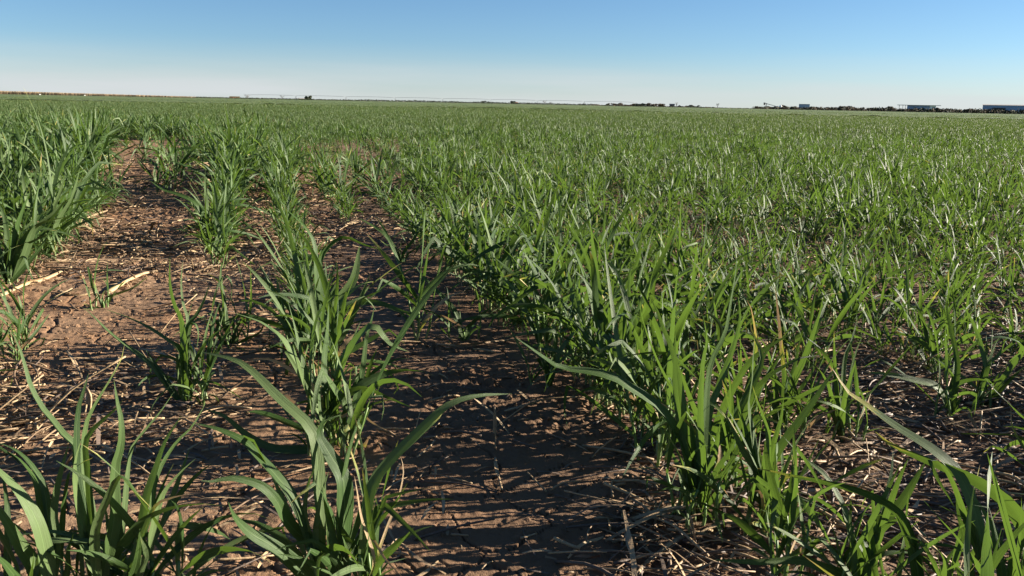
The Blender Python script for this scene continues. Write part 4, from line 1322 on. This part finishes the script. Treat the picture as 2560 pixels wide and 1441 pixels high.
# standing dry crop on the left, tapering out
def dry_crop():
    mb = MB(); r = random.Random(8)
    xs = np.arange(-160, 490, 1.5); prof = [(0, 0.0, 0), (1, .60, 0), (3, .80, 0), (9, 1.0, 1), (30, 1.05, 1)]
    V = []
    for x in xs:
        hh_ = 8.0 - 4.4 * max(0, x) / 470
        for q, f, m in prof:
            c, mpp, a = hpt(x, 520 + q)
            n_ = vnoise(np.array([x * .35]), np.array([q * 1.7]), 12)[0]
            V.append(c + np.array([0, 0, hh_ * mpp * f * (1 + .16 * n_)]))
    V = np.array(V); k = len(prof)
    for i in range(len(xs) - 1):
        for j in range(k - 1):
            b = i * k + j
            s_f = (b, b + k, b + k + 1, b + 1)
            mb.f.append(np.array(s_f)); mb.m.append(0 if j < 2 else 1)
    mb.v.append(V); mb.n += len(V)
    for key in mb.A: mb.a[key].append(np.zeros(len(V)))
    for i in range(5000):
        x = -150 + 630 * r.random()
        D = 519 + 30 * r.random() ** 2
        c, mpp, a = hpt(x, D)
        hh = (8.4 - 4.6 * max(0, x) / 470) * mpp * r.uniform(.9, 1.06)
        w = r.uniform(.04, .10)
        az = r.uniform(0, 3.14); dx, dy = math.cos(az) * w, math.sin(az) * w
        mb.add([c + (-dx, -dy, 0), c + (dx, dy, 0), c + (dx * .5, dy * .5, hh), c + (-dx * .6, -dy * .6, hh)], [(0, 1, 2, 3)], 0 if D < 521 and r.random() < .7 else 1)
    return tag(link('dry_crop', mb.mesh('dry_crop', [M_FOLB, M_TAN], smooth=False)), 'tan-topped standing dry crop along the left horizon', 'crop', kind='stuff')
dry_crop()
# long low hedge: too far and too continuous to count
def hedge():
    mb = MB(); r = random.Random(21)
    x = 380.0
    while x < 2640:
        D = r.uniform(700, 780) if x < 1500 else (r.uniform(560, 620) if x < 1900 else r.uniform(465, 485))
        c, mpp, a = hpt(x, D)
        if x < 900: hp = 2.6
        elif x < 1500: hp = 3.2 + 1.4 * vnoise(np.array([x * .03]), np.array([0.]), 3)[0]
        elif x < 1880: hp = 2.2
        else: hp = 4.0 + 4.0 * (x - 1900) / 660 + 2.0 * vnoise(np.array([x * .04]), np.array([0.]), 4)[0]
        if 1790 < x < 1885: hp = 1.2
        hp *= 1.35
        if x > 1900: hp += 1.5
        hh = hp * mpp
        leaf_cloud(mb, c + np.array([0, 0, hh * .45]), (1.7, 2.5, hh * .55), 46, r, .30 + hh * .05, 1 if (x > 1480 and r.random() < .45) else 0)
        x += 3.4
    return tag(link('hedgerow', mb.mesh('hedgerow', [M_FOL, M_FOLB])), 'long low dark hedgerow drawn along the horizon', 'hedgerow', kind='stuff')
hedge()
bush(1517, 1585, 7.5, 600, M_FOLB, 'brown bush clump at the left end of the horizon bushes, right of the sprinkler line', seed=31)
bush(1582, 1612, 8, 600, M_FOL, 'dark rounded bush between two brown ones on the horizon', seed=32)
bush(1612, 1662, 8.5, 600, M_FOLB, 'reddish brown bush clump beside the small dark shed', seed=33)
bush(1695, 1720, 4.5, 620, M_FOL, 'low green bush just right of the bare horizon tree', seed=34)
bush(1716, 1746, 6.5, 620, M_FOL, 'dark green bush with a rising right end on the horizon', seed=35)
bush(1885, 1930, 6.5, 580, M_FOLB, 'low brown bush left of the white tank on the right horizon', seed=36)
bush(1955, 1990, 10, 580, M_FOLB, 'brown bush right of the white tank', seed=37)
bush(2022, 2044, 9, 580, M_FOL, 'dark bush at the right end of the dark trailer', seed=38)
bush(2080, 2134, 13, 580, M_FOLB, 'broad domed brown bush alone on the right horizon', seed=39)
bush(2180, 2212, 9, 580, M_FOLB, 'low brown bush left of the small round bush', seed=40)
bush(2216, 2228, 13, 580, M_FOL, 'small round dark bush left of the canopy building', seed=41)
bush(2235, 2330, 6, 540, M_FOLB, 'low bush line in front of the canopy building', seed=42)
bush(2335, 2348, 15, 560, M_FOLB, 'brown bush against the right end of the canopy building', seed=43)
bush(2385, 2432, 9, 540, M_FOLB, 'low brown bush with flat top left of the long warehouse', seed=44)
bush(2432, 2470, 13, 540, M_FOLB, 'dark bush overlapping the left end of the long warehouse', seed=45)
bush(1205, 1225, 5, 760, M_FOL, 'small dark bush under the sprinkler line, left of the horizon centre', seed=46)
bush(1278, 1292, 7, 760, M_FOL, 'rounded bush with a reddish foot under the sprinkler line', seed=47)
bush(765, 780, 13, 760, M_FOL, 'pointed dark tree beside the white tank', name='tree', seed=48, group='small trees along the horizon')
bare_tree(618, 17, 11, 800, 'bare thin-branched tree above the low red trailer on the left horizon', 3)
bare_tree(705, 12, 10, 780, 'small ragged tree left of the dark shed on the horizon', 4, 14)
bare_tree(1362, 12, 10, 760, 'tree pair member with a forked top under the sprinkler line', 5, 10)
bare_tree(1378, 12, 7, 760, 'low spreading tree right of the forked-top tree', 6, 14)
bare_tree(1691, 8, 13, 640, 'bare pale tree just right of the small dark shed', 7)
bare_tree(1794, 7, 11, 640, 'lone small tree on the open stretch of horizon', 8, 16)

def rig(name, x, D, label, cat, group=None):
    c, mpp, a = hpt(x, D)
    o = empty(name, c); o.rotation_euler = (0, 0, -a)
    return tag(o, label, cat, group), mpp
def part(name, mb, mats, parent): return link(name, mb.mesh(name, mats, smooth=False), parent)
# low trailer at the left end of the sprinkler
t, m_ = rig('trailer', 587, 760, 'low trailer with a tan load at the left end of the sprinkler line', 'trailer')
mb = MB(); box(mb, (0, 0, 2.4 * m_), (24 * m_, 2.4, 2.6 * m_)); part('body', mb, [M_RUST], t)
mb = MB(); box(mb, (0, 0, 4.7 * m_), (24 * m_, 2.3, 1.9 * m_)); part('load', mb, [M_TAN], t)
mb = MB(); box(mb, (-12.2 * m_, 0, 3.4 * m_), (.4 * m_, 2.4, 4.6 * m_)); part('headboard', mb, [M_DARK], t)
for sx in (-6, 5, 8):
    mb = MB(); tube(mb, [(sx * m_, -1.25, .5), (sx * m_, 1.25, .5)], .5, 12); part('wheel', mb, [M_DARK], t)
# low shed and white tank by the pointed tree
t, m_ = rig('shed', 754, 770, 'long low dark shed left of the round white tank', 'shed')
mb = MB(); box(mb, (0, 0, 1.6 * m_), (16 * m_, 4, 3.2 * m_)); part('wall', mb, [M_WOOD], t)
mb = MB(); W_ = 8.5 * m_; z = 3.2 * m_
mb.add([(-W_, -2.3, z), (W_, -2.3, z), (W_, 0, z + .5), (-W_, 0, z + .5), (-W_, 2.3, z), (W_, 2.3, z)], [(0, 1, 2, 3), (3, 2, 5, 4), (0, 3, 4), (1, 5, 2), (0, 4, 5, 1)]); part('roof', mb, [M_ROOF], t)
mb = MB(); box(mb, (3, -2.01, .9), (1.1, .06, 1.8)); part('door', mb, [M_DARK], t)
def tank(x, D, wpx, hpx, label):
    t, m_ = rig('tank', x, D, label, 'tank')
    mb = MB(); rd = wpx * m_ / 2; h = hpx * m_
    tube(mb, [(0, 0, 0), (0, 0, h * .75)], rd, 20); part('shell', mb, [M_WHITE], t)
    mb = MB(); tube(mb, [(0, 0, h * .75 + .003), (0, 0, h * .93), (0, 0, h)], [rd * 1.01, rd * .55, rd * .12], 20); part('roof', mb, [M_WHITE], t)
    mb = MB(); tube(mb, [(rd + .1, -.2, 0), (rd + .1, -.2, h * .8)], .04, 5); tube(mb, [(rd + .1, .2, 0), (rd + .1, .2, h * .8)], .04, 5); part('ladder', mb, [M_ZINC], t)
tank(766, 770, 4.5, 6, 'round white tank between the dark shed and the pointed tree')
tank(1951, 560, 8, 10.5, 'round white tank among brown bushes on the right horizon')
# small dark shed with pitched roof
def shed(x, D, wpx, hpx, label, name='shed', wm=None, rm=None):
    t, m_ = rig(name, x, D, label, 'shed' if name == 'shed' else 'house')
    W_ = wpx * m_ / 2; h = hpx * m_ * .62; dp = 4.0
    mb = MB(); box(mb, (0, 0, h / 2), (2 * W_, dp, h)); part('wall', mb, [wm or M_WOOD], t)
    mb = MB(); z = h + .002; zz = hpx * m_
    mb.add([(-W_ * 1.1, -dp * .55, z), (W_ * 1.1, -dp * .55, z), (W_ * 1.1, 0, zz), (-W_ * 1.1, 0, zz), (-W_ * 1.1, dp * .55, z), (W_ * 1.1, dp * .55, z)],
           [(0, 1, 2, 3), (3, 2, 5, 4), (0, 3, 4), (1, 5, 2), (0, 4, 5, 1)]); part('roof', mb, [rm or M_DARK], t)
    mb = MB(); box(mb, (-W_ * .4, -dp / 2 - .01, h * .42), (W_ * .35, .06, h * .84)); part('door', mb, [M_DARK], t)
    mb = MB(); box(mb, (W_ * .45, -dp / 2 - .01, h * .6), (W_ * .35, .05, h * .35)); f = part('window', mb, [M_WHITE], t)
    mb = MB(); box(mb, (W_ * .45, -dp / 2 - .04, h * .6), (W_ * .28, .03, h * .27)); part('pane', mb, [M_GLASS], f)
shed(1680, 640, 12, 8.5, 'small dark shed with a pitched roof between brown bushes and the bare tree')
shed(1940, 570, 9, 8, 'small dark shed just left of the white tank on the right horizon')
shed(1292, 770, 6, 5, 'tiny reddish shed behind the rounded bush under the sprinkler line', rm=M_RUST)
# pump arm: post with sloping beam
t, m_ = rig('pumpjack', 1915, 575, 'thin oil pump arm sloping down to the right beside the dark shed', 'pumpjack')
mb = MB(); tube(mb, [(-4 * m_, 0, 15 * m_), (2 * m_, 0, 13 * m_), (22 * m_, 0, 8 * m_)], [.9 * m_, .8 * m_, .5 * m_], 6); part('beam', mb, [M_DARK], t)
mb = MB(); tube(mb, [(-4.5 * m_, 0, 10 * m_), (-4.5 * m_, 0, 16 * m_)], [1.6 * m_, 2.2 * m_], 6); part('head', mb, [M_DARK], t)
for sx in (-3, 3):
    mb = MB(); tube(mb, [(sx * m_, sx * .3, 0), (0, 0, 13.5 * m_)], .5 * m_, 5); part('leg', mb, [M_DARK], t)
# dark trailer box
t, m_ = rig('trailer', 2010, 575, 'blue-grey box trailer sitting among dark bushes on the right horizon', 'trailer')
mb = MB(); box(mb, (0, 0, 9.8 * m_), (25 * m_, 2.5, 8 * m_)); part('body', mb, [M_BLUE], t)
mb = MB(); box(mb, (0, 0, 14 * m_), (25.6 * m_, 2.6, .5 * m_)); part('roof', mb, [M_DARK], t)
for sx in (-8, -5, 8):
    mb = MB(); tube(mb, [(sx * m_, -1.25, .55), (sx * m_, 1.25, .55)], .55, 12); part('wheel', mb, [M_DARK], t)
mb = MB(); box(mb, (0, 0, 5.2 * m_), (24 * m_, 1.0, 1.3 * m_)); part('frame', mb, [M_DARK], t)
# canopy building
t, m_ = rig('building', 2298, 590, 'flat-roofed blue-grey building with an open canopy on thin posts at its left', 'building')
mb = MB(); box(mb, (-3 * m_, 4, 8 * m_), (50 * m_, 8, 16 * m_)); part('wall', mb, [M_BLUE], t)
mb = MB(); box(mb, (29 * m_, 4, 8 * m_), (13.5 * m_, 8.02, 16 * m_)); part('wall', mb, [M_WHITE], t)['label'] = 'pale end wall'
mb = MB(); box(mb, (-2 * m_, 4, 16.7 * m_), (97 * m_, 10, 1.2 * m_)); part('roof', mb, [M_ROOF], t)
for sx in (-46, -38, -32):
    for sy in (.5, 7.5):
        mb = MB(); tube(mb, [(sx * m_, sy, 0), (sx * m_, sy, 16 * m_)], .3 * m_, 6); part('post', mb, [M_ZINC], t)
mb = MB(); box(mb, (31 * m_, -.03, 10 * m_), (6 * m_, .08, 5 * m_)); f = part('window', mb, [M_ZINC], t)
mb = MB(); box(mb, (31 * m_, -.09, 10 * m_), (5.2 * m_, .04, 4.2 * m_)); part('pane', mb, [M_GLASS], f)
mb = MB(); box(mb, (-10 * m_, -.04, 6 * m_), (8 * m_, .08, 12 * m_)); part('door', mb, [M_ZINC], t)
# long warehouse at the right edge
t, m_ = rig('warehouse', 2530, 520, 'long blue-grey warehouse cut by the right edge of the photo', 'warehouse')
mb = MB(); box(mb, (10 * m_, 8, 10.5 * m_), (150 * m_, 16, 21 * m_)); part('wall', mb, [M_BLUE], t)
mb = MB(); x0, x1, z0, z1 = -66.5 * m_, 86.5 * m_, 21.01 * m_, 23.5 * m_
mb.add([(x0, -.4, z0), (x1, -.4, z0), (x1, 8, z1), (x0, 8, z1), (x0, 16.4, z0), (x1, 16.4, z0)], [(0, 1, 2, 3), (3, 2, 5, 4), (0, 3, 4), (1, 5, 2), (0, 4, 5, 1)]); part('roof', mb, [M_ROOF], t)
mb = MB(); box(mb, (40 * m_, -.05, 8 * m_), (16 * m_, .12, 16 * m_)); part('door', mb, [M_ZINC], t)
mb = MB(); box(mb, (10 * m_, -.03, 2.0 * m_), (150 * m_, .06, 4 * m_)); part('plinth', mb, [M_ROOF], t)
# dark grain trailer in front of the warehouse
t, m_ = rig('grain_trailer', 2496, 490, 'dark farm trailer parked against the long warehouse', 'trailer')
mb = MB(); W_ = 15 * m_
mb.add([(-W_ * .8, -1.2, 8 * m_), (W_ * .8, -1.2, 8 * m_), (W_ * .8, 1.2, 8 * m_), (-W_ * .8, 1.2, 8 * m_), (-W_, -1.3, 15 * m_), (W_, -1.3, 15 * m_), (W_, 1.3, 15 * m_), (-W_, 1.3, 15 * m_)],
       [(0, 3, 2, 1), (4, 5, 6, 7), (0, 1, 5, 4), (1, 2, 6, 5), (2, 3, 7, 6), (3, 0, 4, 7)]); part('body', mb, [M_DARK], t)
mb = MB(); box(mb, (0, 0, 6.5 * m_), (24 * m_, .8, 1.4 * m_)); part('frame', mb, [M_DARK], t)
for sx in (-9, 7):
    for sy in (-1.1, 1.1):
        mb = MB(); tube(mb, [(sx * m_, sy - .25, 3 * m_), (sx * m_, sy + .25, 3 * m_)], 3 * m_, 14); part('wheel', mb, [M_DARK], t)
# tiny white markers in the left crop edge
for x, lb in ((100, 'small white marker box at the foot of the dry crop near the left edge'), (212, 'pale marker box at the foot of the dry crop, further right')):
    t, m_ = rig('marker_box', x, 500, lb, 'box')
    mb = MB(); box(mb, (0, 0, .3), (.7, .5, .6)); part('body', mb, [M_WHITE], t)
    mb = MB(); box(mb, (0, 0, .635), (.8, .6, .06)); part('lid', mb, [M_ZINC], t)

# centre-pivot irrigation line: one machine, seven wheeled towers
def sprinkler():
    D = 920
    xs = [620, 740, 865, 988, 1107, 1227, 1344, 1460, 1590]
    pos = []
    for x in xs:
        c, m_, a = hpt(x, D); k = D / math.hypot(c[0], c[1]); pos.append(np.array([c[0] * D / c[1], D, 0]))
    base = pos[0]
    root = empty('irrigation_sprinkler', base)
    tag(root, 'long thin centre-pivot irrigation line on wheeled towers along the horizon', 'sprinkler')
    Hp = 4.0
    for i, p in enumerate(pos):
        q = p - base
        mb = MB()
        for sy in (-2.0, 2.0):
            tube(mb, [q + (0, sy, .6), q + (0, 0, Hp)], .11, 5)
            tube(mb, [q + (.5, sy, .6), q + (0, 0, Hp)], .08, 5)
        tube(mb, [q + (0, -2.0, .8), q + (0, 2.0, .8)], .1, 5)
        tw = link('tower', mb.mesh('tower', [M_ZINC]), root)
        for sy in (-2.0, 2.0):
            mb = MB(); tube(mb, [q + (-.18, sy, .6), q + (.18, sy, .6)], .6, 12); link('wheel', mb.mesh('wheel', [M_DARK]), tw)
    for i in range(len(pos) - 1):
        a_, b_ = pos[i] - base, pos[i + 1] - base
        mb = MB(); P = []; Q = []
        for f in np.linspace(0, 1, 11):
            sag = 4 * f * (1 - f)
            P.append(a_ + (b_ - a_) * f + (0, 0, Hp + .55 * sag)); Q.append(a_ + (b_ - a_) * f + (0, 0, Hp - .0 - .45 * sag + .55 * sag))
        tube(mb, P, .10, 6); tube(mb, Q, .03, 4)
        for j in range(1, 10, 1):
            tube(mb, [P[j], Q[j]], .035, 3)
            tube(mb, [P[j], P[j] - (0, 0, 1.8)], .025, 3)
        link('span_pipe', mb.mesh('span_pipe', [M_ZINC]), root)
    q = pos[0] - base
    mb = MB(); tube(mb, [q + (-4, 0, Hp + .4), q + (0, 0, Hp), q], [.08, .14, .14], 5); link('end_arm', mb.mesh('end_arm', [M_ZINC]), root)
sprinkler()
print('sites', len(sites), 'individual', len(indiv) + len(HEROES), 'hero leaves', hero_leaf_count, 'farthest individual', indiv[-1][5])
